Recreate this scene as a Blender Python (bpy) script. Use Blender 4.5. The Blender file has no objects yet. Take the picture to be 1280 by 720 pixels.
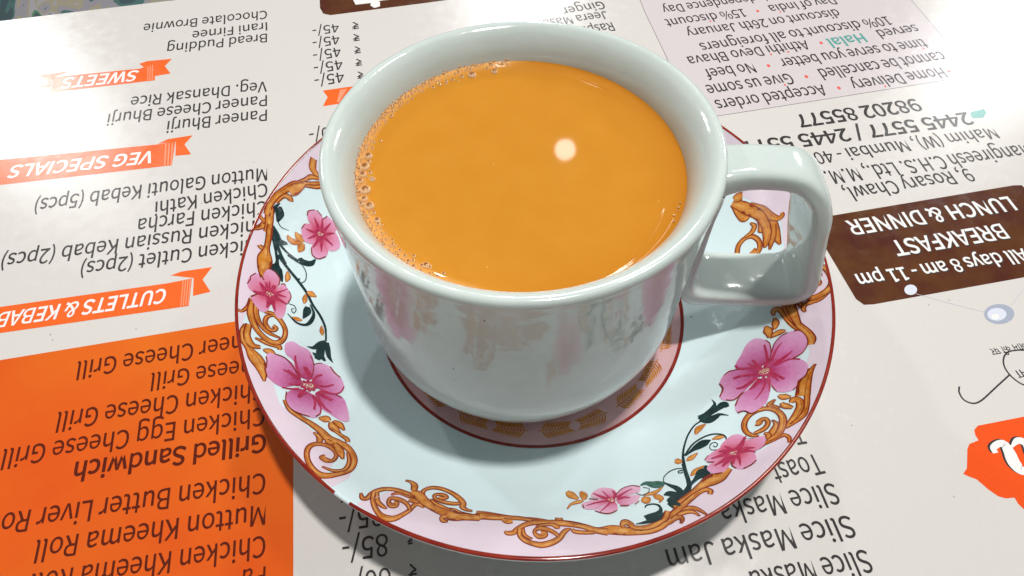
# Cup of milky tea on a flowered saucer, standing on a laminated printed menu. Units: 1 = 1 cm.
import bpy, bmesh, math, random, json, os
from mathutils import Vector, Matrix
from mathutils.geometry import tessellate_polygon
SC = bpy.context.scene
COL = SC.collection
SC.unit_settings.scale_length = 0.01
random.seed(7)
# ---------------------------------------------------------------- camera
F_PX, PITCH, ROLL = 879.62, 0.963418619, 0.00829450762
CAM = Vector((-0.547986455, -10.6295781, 16.4522708))
cd = bpy.data.cameras.new('camera'); cam = bpy.data.objects.new('camera', cd); COL.objects.link(cam)
cd.sensor_width = 36.0; cd.lens = F_PX / 1280.0 * 36.0
cd.clip_start = 0.1; cd.clip_end = 2000
fwd = Vector((0, math.cos(PITCH), -math.sin(PITCH))); rt0 = Vector((1, 0, 0)); up0 = rt0.cross(fwd)
rt = math.cos(ROLL) * rt0 + math.sin(ROLL) * up0; up = -math.sin(ROLL) * rt0 + math.cos(ROLL) * up0
m3 = Matrix((rt, up, -fwd)).transposed()
cam.matrix_world = Matrix.Translation(CAM) @ m3.to_4x4()
cd.dof.use_dof = True; cd.dof.focus_distance = 14.8; cd.dof.aperture_fstop = 9.0
SC.camera = cam
# ---------------------------------------------------------------- room light
w = bpy.data.worlds.new('World'); SC.world = w; w.use_nodes = True
wn = w.node_tree
bg = wn.nodes['Background']; bg.inputs[1].default_value = 0.155
tc = wn.nodes.new('ShaderNodeTexCoord'); sx = wn.nodes.new('ShaderNodeSeparateXYZ'); cr = wn.nodes.new('ShaderNodeValToRGB')
wn.links.new(tc.outputs['Generated'], sx.inputs[0]); wn.links.new(sx.outputs['Z'], cr.inputs[0])
cr.color_ramp.elements[0].position = 0.0; cr.color_ramp.elements[0].color = (0.20, 0.20, 0.20, 1)   # walls and seats
cr.color_ramp.elements[1].position = 0.75; cr.color_ramp.elements[1].color = (0.95, 1.0, 1.03, 1)  # white ceiling
wn.links.new(cr.outputs[0], bg.inputs[0])

def ceiling_lamp(name, az, el, dist, diam, E, color=(1, 1, 1), target=(0, 0, 4)):
    """disc lamp; E = irradiance/pi it gives to a surface facing it at the table"""
    a, e = math.radians(az), math.radians(el)
    d = Vector((math.cos(e) * math.cos(a), math.cos(e) * math.sin(a), math.sin(e)))
    l = bpy.data.lights.new(name, 'AREA'); l.shape = 'DISK'; l.size = diam
    l.energy = math.pi * dist * dist * E * math.pi; l.color = color
    o = bpy.data.objects.new(name, l); COL.objects.link(o)
    o.location = Vector(target) + d * dist
    o.rotation_euler = d.to_track_quat('Z', 'Y').to_euler()
    return o
ceiling_lamp('ceiling_lamp', 38, 83.6, 170, 10, 0.84, (1.0, 0.985, 0.96))
ceiling_lamp('ceiling_lamp', 62, 60, 190, 22, 0.19, (1.0, 0.99, 0.97))
ceiling_lamp('ceiling_lamp', 84.3, 44.3, 200, 6.2, 0.004, (1.0, 0.98, 0.95), (0.9, 2.4, 5.7))
ceiling_lamp('ceiling_lamp', 131.7, 32.9, 260, 17, 0.15, (0.97, 0.99, 1.0), (-17.0, 8.6, 0))
ceiling_lamp('ceiling_lamp', 89.5, 33.5, 270, 12, 0.13, (0.97, 0.99, 1.0), (-0.3, 14.3, 0))
ceiling_lamp('ceiling_lamp', 51.3, 28.6, 280, 24, 0.13, (0.97, 0.99, 1.0), (18.1, 12.9, 0))
SC.view_settings.view_transform = 'Standard'; SC.view_settings.look = 'None'
SC.view_settings.exposure = 0.0; SC.view_settings.gamma = 1.0
SC.render.engine = 'CYCLES'
DATA = json.loads(r'''{"gold":[["gold_scroll","gold scroll with a spiral below the large right flower",[[[60.81,-34.12,0.76],[59.95,-36.28,0.74],[59.31,-38.24,0.73],[58.52,-40.11,0.78],[57.54,-41.53,1.15],[56.22,-42.46,1.27],[54.74,-43.33,1.04],[53.5,-44.01,0.79]],
[[63.75,-28.61,0.12],[62.61,-29.87,0.69],[61.14,-31.96,1.67],[60,-34.28,2.13],[59.14,-36.46,2.26]],
[[56.81,-37.52,0.46],[57.57,-36.76,1.25],[58.19,-37.57,1.04],[57.77,-39.35,1.15],[56.46,-41.27,1.13],[54.46,-43.18,0.48]],
[[55.42,-34.38,0.22],[56.24,-35.29,1.46],[57.33,-35.83,0.23]],
[[55.26,-36.77,0.38],[55.68,-38.01,1.3],[56.6,-39.03,0.42]],
[[54.61,-35.3,0.13],[53.67,-36,0.74],[53.13,-36.57,0.72],[53.8,-37.38,0.86],[54.62,-38.26,0.43]],
[[52.82,-48.34,0.16],[53.27,-47.3,0.49],[53.06,-46.24,0.63],[52.14,-45.96,0.93],[50.56,-46.54,0.89],[48.93,-47.17,0.63],[47.52,-48.21,0.19]],
[[52.35,-40.95,0.09],[52.66,-42.37,0.76],[52.1,-43.72,1.39],[50.93,-45.13,1.39],[49.93,-46.3,0.85]],
[[49.79,-44.21,0.22],[50.42,-44.77,0.78],[50.02,-46.03,0.69]],
[[48.84,-44.63,0.19],[47.74,-44.04,0.76],[47.03,-42.67,0.82],[47.16,-40.84,0.81],[47.91,-39.2,0.84],[49.14,-37.89,0.98],[50.89,-37.16,1.02],[52.7,-37.42,0.94],[53.92,-38.81,0.96],[54.19,-40.8,1.02],[53.64,-42.79,1.09],[52.62,-44.56,1.04],[51.55,-45.69,0.98],[49.88,-46.44,0.51]],
[[48.25,-43.6,0.4],[49.43,-43.33,0.79],[50.65,-42.64,0.75],[51.46,-41.38,0.64],[51.32,-40.18,0.72],[50.56,-40.24,0.79],[49.79,-40.99,1.06],[49.36,-40.87,1.13]]]],["gold_scroll","gold scroll and leaves above the large right flower",[[[70.64,-4.56,0.09],[70.41,-2.62,0.58],[69.66,-2.37,0.23]],
[[71.01,0.74,0.29],[71.37,0.86,0.29]],
[[60.35,-10.72,0.2],[60.44,-9.68,0.74],[60.94,-8.86,1.01],[61.72,-9.47,0.81],[62.35,-11.8,0.96],[63,-14.75,0.95],[63.85,-17.32,0.76]],
[[63.5,-5.43,0.81],[62.91,-8.5,0.97],[63.12,-12.25,0.95],[64.01,-15.77,1.13],[64.89,-18.91,1.29],[65.01,-21.19,1.45],[64.52,-22.71,0.97]],
[[64.6,-5.95,1.47],[63.94,-8.77,1.6],[63.9,-12.03,1.53],[64.01,-15.77,0.93]],
[[65.91,-11.89,0.37],[65.66,-10.64,0.57],[65.28,-8.94,0.84],[64.5,-9.14,0.98],[63.96,-10.24,0.67]],
[[66,-12.86,0.15],[65.82,-11.83,0.59],[66.36,-10.74,0.98],[67.6,-10.68,1.1],[69.2,-10.6,1.12],[71.36,-9.3,0.45]],
[[70.1,-1.03,0.33],[71.32,-2.01,0.79],[72.03,-4.26,0.91],[72.07,-7.06,1.06],[71.14,-8.85,1.3],[69.6,-9.65,1.36],[68.02,-9.7,1.28],[67.04,-8.49,0.88],[66.59,-6.39,0.76]],
[[67.54,-9.55,0.28],[66.96,-7.36,0.57],[67.09,-5.66,0.54],[67.85,-4.4,0.63],[68.95,-4.09,0.7],[69.66,-5.02,0.85],[69.51,-6.33,1.34],[68.82,-5.78,1.33]],
[[60.32,-11.43,0.2],[60.18,-13.17,1.3],[59.6,-14.87,0.21]],
[[58.25,-13.06,0.19],[58.29,-14.73,1.54],[58.67,-16.58,0.38]],
[[64.59,-20.11,0.02],[64.58,-20.14,0.02]],
[[58.21,-16.82,0.25],[59.2,-16.41,1.01],[60.46,-16.08,1.25],[61.49,-16.3,0.24]],
[[58.15,-12.99,0.19],[58.39,-14.6,1.54],[58.21,-16.82,0.39]]]],["gold_scroll","gold bracket scroll seen through the handle",[[[55.8,10.6,0.88],[56.13,12.72,0.9],[56.76,14.1,0.99],[58.1,15.05,1],[59.71,14.75,0.91],[60.85,12.84,0.82],[60.84,10.6,0.89],[59.92,9.6,1.24],[58.97,10.68,1.75]],
[[59.59,18.84,0.13],[60.41,17.5,0.85],[59.71,16.04,0.98],[58.14,15.4,0.5]],
[[64.22,17.38,1.25],[64.53,14.31,1.46],[64.62,11.34,1.23],[65,9.25,0.2]],
[[64.29,15.55,0.88],[63.72,12.29,1.34],[62.74,8.99,0.22]],
[[59.76,23.92,1.1],[62.24,21.41,1.49],[63.82,18.51,1.46],[65.18,16.77,1.12],[66.15,16.86,0.97],[66.38,17.78,0.22]],
[[56.48,25.42,1.07],[57.4,22.49,1.27],[58.51,20.67,1.59],[59.5,20.87,0.5]],
[[61.54,19.39,0.84],[61.98,17,1.29],[61.55,15.42,0.82],[62.4,14.76,0.22]],
[[55.96,26.2,1.14],[57.86,24.74,2.22],[59.65,22.58,2.38],[61.6,20.05,2.09],[62.63,16.95,1.66],[62.83,13.95,1.73],[62.26,11.32,1.1],[61.83,10.06,0.18]],
[[56.59,26.94,1.5],[57.47,27.21,2.24],[58.54,27.16,1.7]]]],["gold_scroll","double spiral gold scroll at the lower left of the rim",[[[-18.5,-60.29,0.41],[-17.26,-60.3,0.33],[-15.53,-61.09,0.4],[-13.43,-61.51,0.41]],
[[-30.34,-58.18,0.24],[-28.92,-57.35,0.56],[-27.04,-57.76,0.81],[-25.31,-58.39,0.79],[-23.99,-59.03,0.78]],
[[-35.97,-58.87,0.18],[-35.35,-60.18,0.76],[-34.53,-60.1,0.81],[-33.96,-58.54,0.76],[-32.88,-57.34,0.9],[-31.45,-56.66,0.81],[-29.47,-56.59,0.82],[-27.56,-57.05,0.81],[-25.84,-57.62,0.9],[-24.43,-58.81,0.95]],
[[-33.1,-58.06,0.52],[-32.49,-60.35,0.74],[-31.37,-61.51,0.75],[-30.28,-62.13,0.14]],
[[-33.68,-58.05,0.66],[-33.47,-59.99,0.67],[-32.58,-62.09,0.77],[-31.3,-63.78,0.95],[-29.9,-64.59,1.4],[-28.45,-64.44,1.23],[-27.19,-63.27,0.82],[-26.09,-61.88,0.75],[-25.46,-60.42,0.77],[-24.69,-59.72,0.89],[-23.33,-60.64,0.13]],
[[-25.94,-61.63,0.38],[-26.55,-60.47,0.64],[-27.5,-59.58,0.82],[-28.98,-59.06,0.87],[-30.14,-59.15,0.67],[-30.37,-60.14,0.58],[-29.78,-61.06,1.02],[-28.98,-61.05,0.89],[-28.74,-60.3,0.64],[-29.41,-60.06,0.84]],
[[-26.66,-58.76,0.89],[-25.83,-58.9,1.18],[-24.39,-59.09,0.84]],
[[-22.3,-57.96,0.18],[-21.32,-59.09,0.73],[-19.34,-60.11,0.77],[-18.03,-60.79,0.77]],
[[-24.28,-57.1,0.87],[-23.97,-55.67,0.6],[-22.52,-54.75,0.68],[-20.39,-54.79,0.73],[-18.14,-55.74,0.82],[-16.41,-57.1,0.95],[-15.45,-58.44,0.93],[-15.57,-59.44,0.97],[-14.57,-60.18,0.54],[-13.4,-60.36,0.14]],
[[-16.18,-58.51,0.55],[-17.42,-58.72,0.7],[-19.31,-58.57,0.7],[-21.05,-57.94,0.65],[-21.79,-57.09,0.43],[-21.23,-56.53,0.53],[-19.76,-56.53,0.71],[-19.06,-57.11,0.52],[-19.96,-57.51,0.84],[-20.73,-57.18,0.69]],
[[-26.62,-56.61,0.81],[-25.08,-57.23,2],[-23.63,-58.7,1.87],[-21.8,-60.12,1.56],[-19.61,-61.25,1.67],[-17.48,-62.11,2.35],[-14.82,-62.11,1.69],[-11.73,-62.15,1.37]],
[[-28.26,-53.55,0.14],[-27.08,-53.78,0.49],[-26.21,-54.66,1.15],[-26.08,-56.1,1.03]],
[[-18.28,-62.21,1.01],[-19.04,-62.58,0.94],[-19.43,-62.97,0.65],[-19.06,-63.64,0.8],[-18.06,-63.71,0.15]]]],["gold_scroll","gold scroll with a spiral at the bottom of the rim",[[[-12.6,-60.61,0.45],[-10.15,-60.68,0.34],[-6.79,-61.22,0.28],[-3.44,-61.68,0.28],[-0.11,-61.91,0.28],[2.95,-62.61,0.27]],
[[-13.38,-62.21,1.29],[-11.22,-61.62,1.63],[-9,-61.77,1.39],[-6.78,-61.8,1.11],[-3.45,-61.83,0.84],[-0.13,-62.48,0.69],[2.93,-62.9,0.55]],
[[-6.99,-62.25,0.78],[-5.99,-62.72,1.23],[-4.96,-62.59,0.81]],
[[3.89,-61.81,0.27],[4.98,-62.06,0.41],[5.49,-61.72,0.14]],
[[4.94,-62.49,0.33],[7.53,-62.97,0.32],[9.82,-63.77,0.33],[11.82,-64.74,0.31]],
[[-3.04,-64.25,0.69],[-2.64,-66.11,0.55],[-1.81,-66.99,0.49],[-0.97,-67.26,0.14]],
[[-6.5,-65.39,0.23],[-5.96,-65.94,0.87],[-4.78,-65.75,0.97],[-3.91,-64.71,0.88],[-2.37,-63.57,0.96],[-0.59,-62.97,1.08],[2.05,-62.9,1.1],[4.89,-63.11,1.36],[7.46,-63.59,1.11],[9.75,-64.26,1.1],[11.54,-65.16,1.35],[14.15,-65.88,1.61]],
[[-3.48,-64.7,0.82],[-3.5,-66.42,0.79],[-2.46,-67.78,0.93],[-0.81,-68.57,1.07],[0.85,-68.88,1.3],[2.77,-68.28,1.23],[4.32,-67.19,1.03],[5.26,-65.8,0.88],[6.02,-65.01,0.73],[7.02,-64.69,0.14]],
[[4.36,-66.77,0.41],[3.59,-65.78,0.68],[2.36,-64.91,0.81],[0.87,-64.47,0.91],[-0.23,-64.92,0.64],[-0.48,-65.79,0.53],[0.33,-66.63,1.1],[1.41,-66.48,0.93],[1.56,-65.77,0.86],[0.8,-65.77,1.18]],
[[-0.21,-64.34,0.12],[0.92,-63.61,0.52],[3.11,-63.47,0.68],[4.16,-64.04,1.07],[4.8,-64.2,0.29]],
[[7.13,-64.69,0.21],[7.68,-65.43,0.79],[9.34,-65.77,0.72],[11.44,-65.86,0.57]]]],["gold_scroll","gold fan scroll where the black stems meet the rim",[[[10.75,-64.85,0.84],[12.67,-65.35,1.42],[15.03,-65.37,2.25],[17.47,-65.82,2.16],[19.86,-66.29,1.44],[22.15,-66.16,1.47],[24.19,-65.47,1.32],[25.63,-64.29,1.36],[27.32,-62.9,1.27],[29.17,-60.98,1.27],[31.21,-59.08,1.1]],
[[17.44,-65.02,0.34],[17.25,-64.2,0.66],[17.92,-63.57,1.44],[18.8,-64.06,1.09],[19.37,-65.06,0.86],[21.4,-65.39,1.12],[23.43,-64.81,1.05],[25.66,-63.48,0.72]],
[[25.48,-64.83,0.93],[26.93,-63.66,1.04],[28.32,-63.33,1],[28.48,-64.48,0.33]],
[[33.43,-63.8,0.09],[32.46,-62.29,0.63],[31.31,-61.34,0.91],[29.77,-61.5,0.79],[28.04,-62.32,0.76]],
[[31.99,-63.74,0.1],[31.27,-62.61,0.57],[30.12,-62.24,0.86],[28.3,-62.77,0.81]],
[[28.06,-65.1,0.19],[28.68,-64.24,0.47],[28.45,-63.5,1.02],[27.32,-63.58,1.09],[25.91,-64.62,0.96]],
[[33.87,-56.43,0.48],[31.44,-58.27,0.58],[29.39,-60.18,0.64],[27.79,-61.87,0.84],[26.28,-63.29,1.05]],
[[26.76,-61.44,0.87],[25.98,-62.98,0.9],[25.16,-63.95,0.78]],
[[35.44,-58.36,0.51],[35.85,-57.44,0.83],[34.86,-56.88,1.09],[33.37,-57.49,1.11],[31.39,-59.12,1.03],[29.17,-60.98,1.01],[27.21,-62.61,0.88]],
[[28.15,-60.54,0.68],[30.13,-58.89,0.71],[32.51,-57.17,0.74],[34.86,-55.62,1.54],[36.64,-54.7,2.64],[38.37,-53.94,2.6],[39.74,-53.1,1.75],[41.16,-52.14,0.74]]]],["gold_scroll","gold scroll curling beside the lower left flower",[[[-48.88,-40.15,0.25],[-47.48,-39.9,1.84],[-46.56,-40.15,0.54]],
[[-46.38,-40.39,0.44],[-45.39,-41.98,1.67],[-43.73,-43.27,0.15]],
[[-46,-39.87,0.27],[-44.6,-40.54,1.3],[-43.22,-42.02,0.15]],
[[-44.55,-53.69,0.14],[-42.41,-54.16,0.52],[-40.56,-53.3,0.59],[-40.22,-50.95,0.52],[-41.12,-48.21,0.37]],
[[-48.68,-44.6,0.13],[-47.25,-45.58,1],[-46.93,-47.2,0.71]],
[[-45.96,-42.18,0.26],[-43.67,-43.52,0.53],[-42.25,-44.33,0.75],[-41.8,-45.22,0.62]],
[[-55.89,-37.45,0.67],[-54.33,-39.86,0.78]],
[[-55.89,-37.45,0.67],[-54.33,-39.86,0.86],[-52.13,-41.19,0.94],[-49.76,-42.3,1.1],[-47.51,-43.71,1.35],[-45.67,-45.34,1.66],[-43.64,-45.79,1.33],[-41.71,-46.7,1.26],[-40.08,-48.47,1.04],[-39.29,-50.65,1.04],[-39.54,-53.18,0.84],[-41.29,-54.9,1],[-43.42,-56.02,1.31],[-45.08,-55.57,1.16],[-46.65,-53.95,0.83],[-47.86,-51.78,0.72],[-48.29,-49.43,0.76],[-47.55,-47.9,0.88],[-45.83,-47.43,0.82],[-44.03,-48.03,0.93],[-42.97,-49.58,0.54],[-43.16,-51.34,0.58],[-44.22,-51.7,1.07],[-45.22,-51.19,0.88],[-44.7,-50.75,1.09]],
[[-44.23,-46.35,0.93],[-42.66,-48.31,1.44],[-41.49,-50.41,0.17]],
[[-45.85,-46,0.84],[-44.92,-46.42,1.11],[-44.54,-46.08,0.88]]]],["gold_scroll","gold arched scroll at the top left of the rim",[[[-61.02,34.83,1.15],[-61.14,32.17,1.44],[-60.27,31.13,1.24],[-59.94,30.15,0.73]],
[[-64.31,26.29,0.42],[-62.51,28.43,0.54],[-61.27,29.84,0.9],[-59.62,30.34,0.71]],
[[-72.36,8.58,0.16],[-70.5,9.64,0.4],[-69.19,13.02,0.8]],
[[-72.11,7.45,0.14],[-70.42,9.06,0.51],[-68.79,12.07,0.81]],
[[-70.77,12.72,0.18],[-70.2,11.8,0.75],[-68.91,11.88,0.98]],
[[-68.27,18.28,0.81],[-67,20.84,0.84],[-65.66,21.33,1.37],[-65.21,20.48,0.73]],
[[-69.24,8.71,0.61],[-68.83,11.18,1.29],[-69.14,15.15,1.53],[-68.98,16.51,0.84]],
[[-69.54,13.58,1.05],[-69.3,16.68,1.02],[-68.15,20.19,1.02],[-66.29,23.34,1.25],[-64.26,25.55,1.94],[-62.43,27.18,0.9],[-58.71,29.37,0.92]],
[[-65.8,23.1,2],[-65.07,23.62,2.12],[-63.93,25.37,1.69],[-62.73,26.83,0.64]],
[[-62.39,26.72,0.46],[-60.13,27.75,0.69],[-58.68,28.84,0.68]],
[[-69.82,4.3,0.77],[-69.14,3.88,0.92],[-68.3,5.04,0.59],[-68.24,7.74,0.63],[-68.56,11.39,0.89]],
[[-68.6,10.51,0.88],[-68.4,6.74,0.84],[-68.31,4.13,1.04],[-68.14,1.1,2.69],[-68.05,-2.03,1.84],[-67.79,-4.62,0.41]]]],["gold_scroll","gold tangled scroll between the two left flowers",[[[-70,-16.38,0.48],[-69.2,-16.4,0.4],[-68.56,-14.36,0.46],[-68.56,-11.72,0.39]],
[[-67.74,-19.66,0.37],[-67.86,-21.83,0.57],[-66.98,-24.45,0.89],[-65.49,-26.22,1.24],[-63.76,-28.28,2.46],[-62.01,-30.78,1.78],[-60.67,-34.05,0.13]],
[[-67.23,-19.25,0.87],[-66.79,-22.64,1.05],[-65.4,-24.9,1.32],[-63.82,-24.59,0.74]],
[[-63.26,-25.05,0.25],[-62.01,-24.99,1.67],[-60.92,-25.21,0.21]],
[[-65.34,-22.55,0.26],[-63.03,-22.66,1.14],[-61.1,-22.44,1.19],[-60.49,-23.37,0.48]],
[[-67.24,-13.13,0.99],[-66.95,-15.34,1.09],[-65.35,-18.08,0.73],[-63.52,-19.5,0.79],[-61.21,-19.83,0.26]],
[[-65.55,-13.96,0.49],[-63.84,-13.6,0.91],[-62.17,-14.72,0.87],[-60.79,-16.96,0.75],[-60.53,-19.63,0.75],[-61.41,-21.61,1.1],[-63,-21.82,1.18],[-65.03,-20.51,1],[-66.66,-18.38,1.06],[-67.8,-15.58,1.06],[-68.23,-12.25,0.61]],
[[-63.77,-13.96,0.32],[-64.73,-15.02,0.57],[-64.76,-16.87,0.63],[-63.8,-18.26,0.78],[-62.84,-18.35,0.67],[-62.55,-17.3,0.65],[-63.24,-17.06,0.79]]]]],"leaf":[[[-63.38,12.81,0.15],[-62.36,11.7,2.02],[-61.39,10.93,0.51]],
[[-64.88,10.94,0.15],[-63.82,9.82,1.78],[-61.8,10.25,0.49]],
[[-61.34,10.51,0.42],[-61.7,8.97,1.45],[-62.08,7.41,0.12]],
[[-63.45,0.57,0.13],[-63.15,-1.02,1.04],[-63.28,-2.7,0.12]],
[[-58.84,-4.06,0.13],[-58.75,-5.65,0.95],[-58.71,-7.08,0.13]],
[[-58.65,-3.23,0.26],[-57.77,-3.39,1.69],[-56.47,-3.71,0.16]],
[[-60.29,-12.36,0.15],[-59.12,-12.43,1.02],[-58.2,-12.29,0.25]],
[[-54.02,-12,0.13],[-53.68,-13.68,0.87],[-53.36,-14.82,0.18]],
[[31.43,-47.65,0.77],[32.11,-47.86,1.55],[32.9,-48.02,0.54]],
[[33.81,-48.06,0.21],[34.9,-47.38,1.02],[36.51,-46.21,0.13]],
[[37.42,-40.66,0.21],[38.4,-39.16,1.3],[40.14,-38.03,0.13]],
[[40.27,-42.96,0.14],[41.64,-42.73,1.08],[42.73,-42.74,0.26]],
[[33.54,-52.54,0.18],[34.89,-51.33,1.08],[36.75,-50.24,0.12]],
[[7.05,-54.2,0.66],[7.88,-55.24,1.83],[9.38,-56.5,0.46]],
[[10.05,-54.31,0.39],[10.57,-55.49,1.63],[10.54,-56.77,0.52]],
[[6.65,-59.27,0.1],[7.63,-57.95,0.43],[9.19,-57.34,0.81],[10.41,-56.99,0.27]],
[[22.41,-57.48,0.52],[23.22,-57.77,2.17],[24.24,-57.27,0.25]],
[[24.98,-56.66,0.23],[25.74,-57.32,1.35],[26.36,-57.82,0.84],[25.75,-58.96,0.11]],
[[23.19,-56.43,0.28],[25.09,-56.15,0.8],[26.47,-55.42,0.47],[27.67,-54.15,0.11]]],"vine":[["black vine with a bell flower on the right of the saucer",[[[39.46,-36.87,0.36],[37.71,-38.01,0.36],[35.89,-40.44,0.38],[34.51,-43.28,0.39],[33.6,-45.88,0.47],[33.16,-48.23,0.62],[32.82,-51.21,0.78],[32.73,-53.55,0.85],[32.52,-55.25,0.92]],
[[32.92,-48.8,0.7],[32.85,-51.51,0.78],[32.7,-54.41,0.84],[32.07,-56.05,1.16],[30.61,-57.82,1.69],[28.99,-59.54,2.04],[27.6,-60.45,2.2]],
[[39.32,-36.51,1.54],[41.33,-35.14,1.73],[42.74,-33.62,1.12],[43.35,-32.34,0.57],[43.03,-30.92,0.1]],
[[39.43,-36.05,1.87],[42.49,-34.68,1.31],[43.95,-33.84,1.54],[45.13,-33.24,1.77],[45.55,-34.25,0.79]],
[[44.23,-32.63,0.22],[44.87,-33.48,1.24],[45.95,-33.28,0.26]],
[[39.39,-36.21,1.46],[40.88,-37.11,1.84],[42.49,-36.46,1.44],[43.64,-36,0.77],[45.18,-36.82,0.12]],
[[33.77,-46.52,0.42],[36.01,-43.62,0.39],[38.47,-42.01,0.41],[40.66,-41.47,0.43],[42.33,-41.98,0.43],[42.96,-42.97,0.33],[42.79,-44.1,0.14]],
[[33.97,-46.56,0.23],[35.63,-45.22,0.85],[37.32,-44.22,1.78],[38.73,-43.48,1.73],[40.01,-43.05,0.16]],
[[41.74,-46.34,0.23],[40.59,-46.24,0.23],[39.46,-46.04,0.21],[39.19,-45.18,0.16],[39.74,-44.24,0.22],[40.6,-44.01,0.22],[40.91,-44.72,0.16],[40.34,-45.34,0.24],[39.97,-44.87,0.19]],
[[32.62,-55.12,0.67],[33.78,-54.04,0.77],[34.82,-53.08,1.4],[35.97,-52.44,2.93],[37.31,-52.45,2.18]],
[[35.78,-52.4,1],[36.75,-51.14,0.77],[37.16,-50.19,0.55]],
[[32.79,-50.15,0.24],[31.2,-49.98,0.25],[29.62,-50.59,0.23],[28.29,-51.87,0.18],[27.87,-53.3,0.16]],
[[32.45,-50.68,0.3],[31.53,-50.71,0.27],[31.53,-51.32,0.26],[32.31,-51.26,0.3]],
[[27.93,-53.45,0.33],[28.9,-54.49,0.77],[29.89,-55.37,1.23],[30.37,-56.6,1.35],[30.02,-58.58,1.64]],
[[27.07,-56.99,0.27],[28.15,-56.81,1.55],[29.18,-57.4,1.86],[30.1,-58.3,1.77]],
[[27.44,-59.43,1.68],[28.11,-59.25,2.82],[29.32,-59.03,2.81]],
[[27.51,-60.44,0.98],[28.55,-59.76,1.84],[30.35,-58.06,1.8]],
[[22.64,-60.02,0.2],[23.08,-59.37,0.37],[24.42,-59.17,0.41],[25.38,-59.68,0.51],[25.53,-60.85,0.66],[24.71,-61.99,1.48],[23.4,-62.59,1.87],[22.05,-62.98,1.65]],
[[19.83,-64.24,0.17],[21.93,-63.92,0.83],[23.97,-63.4,1.04],[25.55,-62.43,0.89],[26.4,-61.39,0.3]],
[[21.7,-55.67,0.19],[22.78,-56.44,0.22],[24.14,-55.83,0.18],[24.56,-54.81,0.16],[23.43,-54.27,0.21]]]],["black vine with a bell flower on the left of the saucer",[[[-68.49,14.61,0.63],[-68.18,16.71,0.72],[-67.34,18.57,0.2]],
[[-67.08,17.74,0.44],[-67.08,15.89,1.83],[-67.29,13.19,0.42]],
[[-67.34,13.58,0.22],[-66.42,12.27,0.23],[-64.73,12.34,0.22]],
[[-68.09,11.55,0.72],[-67.37,9.67,1.89],[-66.64,7.98,2.29],[-64.58,8.51,0.6]],
[[-67.32,7.5,0.69],[-66.46,4.55,0.57],[-65.7,1.46,0.57]],
[[-66.77,7.89,0.76],[-64.4,5.97,0.65],[-61.74,4.89,0.51]],
[[-67.05,7.69,0.96],[-65.58,4.71,0.73],[-64.22,2.5,0.75]],
[[-66.05,4.06,0.76],[-63.6,1.54,0.75],[-61.07,-0.87,0.76],[-58.74,-3.46,0.66],[-57.08,-6.19,0.63],[-54.87,-9.11,0.49],[-53.28,-12.01,0.42],[-52.58,-14.64,0.4]],
[[-64.13,5.22,0.51],[-61.86,4.5,0.46],[-60.84,4.22,0.26]],
[[-61.56,5.9,1.02],[-60.59,5.13,1.78],[-59.05,5.67,1.33],[-58.21,7.47,0.21]],
[[-60.84,4.22,0.22],[-59.72,2.4,0.21],[-59.51,0.04,0.19],[-60.37,-1.53,0.19]],
[[-61.04,-0.31,0.65],[-60.7,-0.47,0.65]],
[[-66.01,3.75,0.54],[-65.78,1.47,0.86],[-65.66,-0.03,2.33],[-64.57,-1.92,1.22],[-63.97,-3.22,0.15]],
[[-66.77,-0.82,0.2],[-66.14,0.16,1.38],[-65.33,0.02,1.79]],
[[-57.82,-7.66,1.06],[-57.68,-9.23,1.72],[-58.12,-11.69,0.2]],
[[-57.37,-6.69,0.35],[-56.24,-9.05,0.65],[-56.41,-11.68,0.9],[-57.31,-13.34,0.69],[-59.14,-13.55,0.53],[-61.31,-11.85,0.2]],
[[-61.65,-8.77,0.23],[-60.47,-8.82,0.23],[-59.92,-9.96,0.19],[-60.3,-11.09,0.22],[-60.83,-10.11,0.18],[-60.33,-9.64,0.2]],
[[-57.12,-6.28,0.5],[-54.92,-8.8,0.49],[-53.33,-11.67,0.47],[-52.71,-14.04,0.43],[-52.34,-16.19,0.42]],
[[-52.31,-16.35,0.85],[-53.19,-17.58,1.47],[-54.36,-19.43,1.03],[-55.79,-19.66,0.13]],
[[-52.49,-16.59,1.39],[-52.9,-19.11,1.77],[-52.76,-21.02,1.76],[-53.09,-22.65,1.16]],
[[-52.5,-21.24,1.5],[-51.35,-22.47,0.5]],
[[-52.15,-16.61,1.11],[-51.55,-18.5,1.21],[-50.79,-20.83,0.93],[-49.64,-22.33,0.12]],
[[-54.31,-21,0.27],[-53.07,-21.65,1.57]]]]],"green":[[[23.04,-53.62,0.17],[24.28,-53.19,0.85],[25.81,-53.78,1.76],[27.03,-53.81,1.67],[28.13,-53.49,0.27]]],"flower":[["large pink flower on the right of the saucer",0,[54.88,-26.43],
[[[56.38,-23.51],[55.46,-24.06],[54.39,-25.21],[53.42,-25.1],[51.82,-24.08],[50.03,-22.21],[51.78,-19.45],[53.38,-16.83],[55.3,-15.69],[56.94,-16.66],[57.73,-18.56],[57.38,-21.36]],
[[53.24,-25.01],[51.82,-24.08],[49.41,-23.62],[47.15,-24.24],[45.57,-26.65],[45.75,-28.71],[44.79,-30.36],[45.06,-31.76],[46.57,-32.42],[48.79,-31.73],[50.58,-30.15],[52.36,-28.6],[53.52,-27.13]],
[[56.97,-25.1],[59.11,-25],[61.64,-25.81],[62.44,-27.44],[62.18,-29.59],[61.09,-30.95],[59.84,-31.9],[59.11,-33.15],[58.04,-34.07],[56.62,-34],[55.44,-33.05],[55.03,-30.74],[55.28,-27.93],[55.73,-26.16]],
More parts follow.
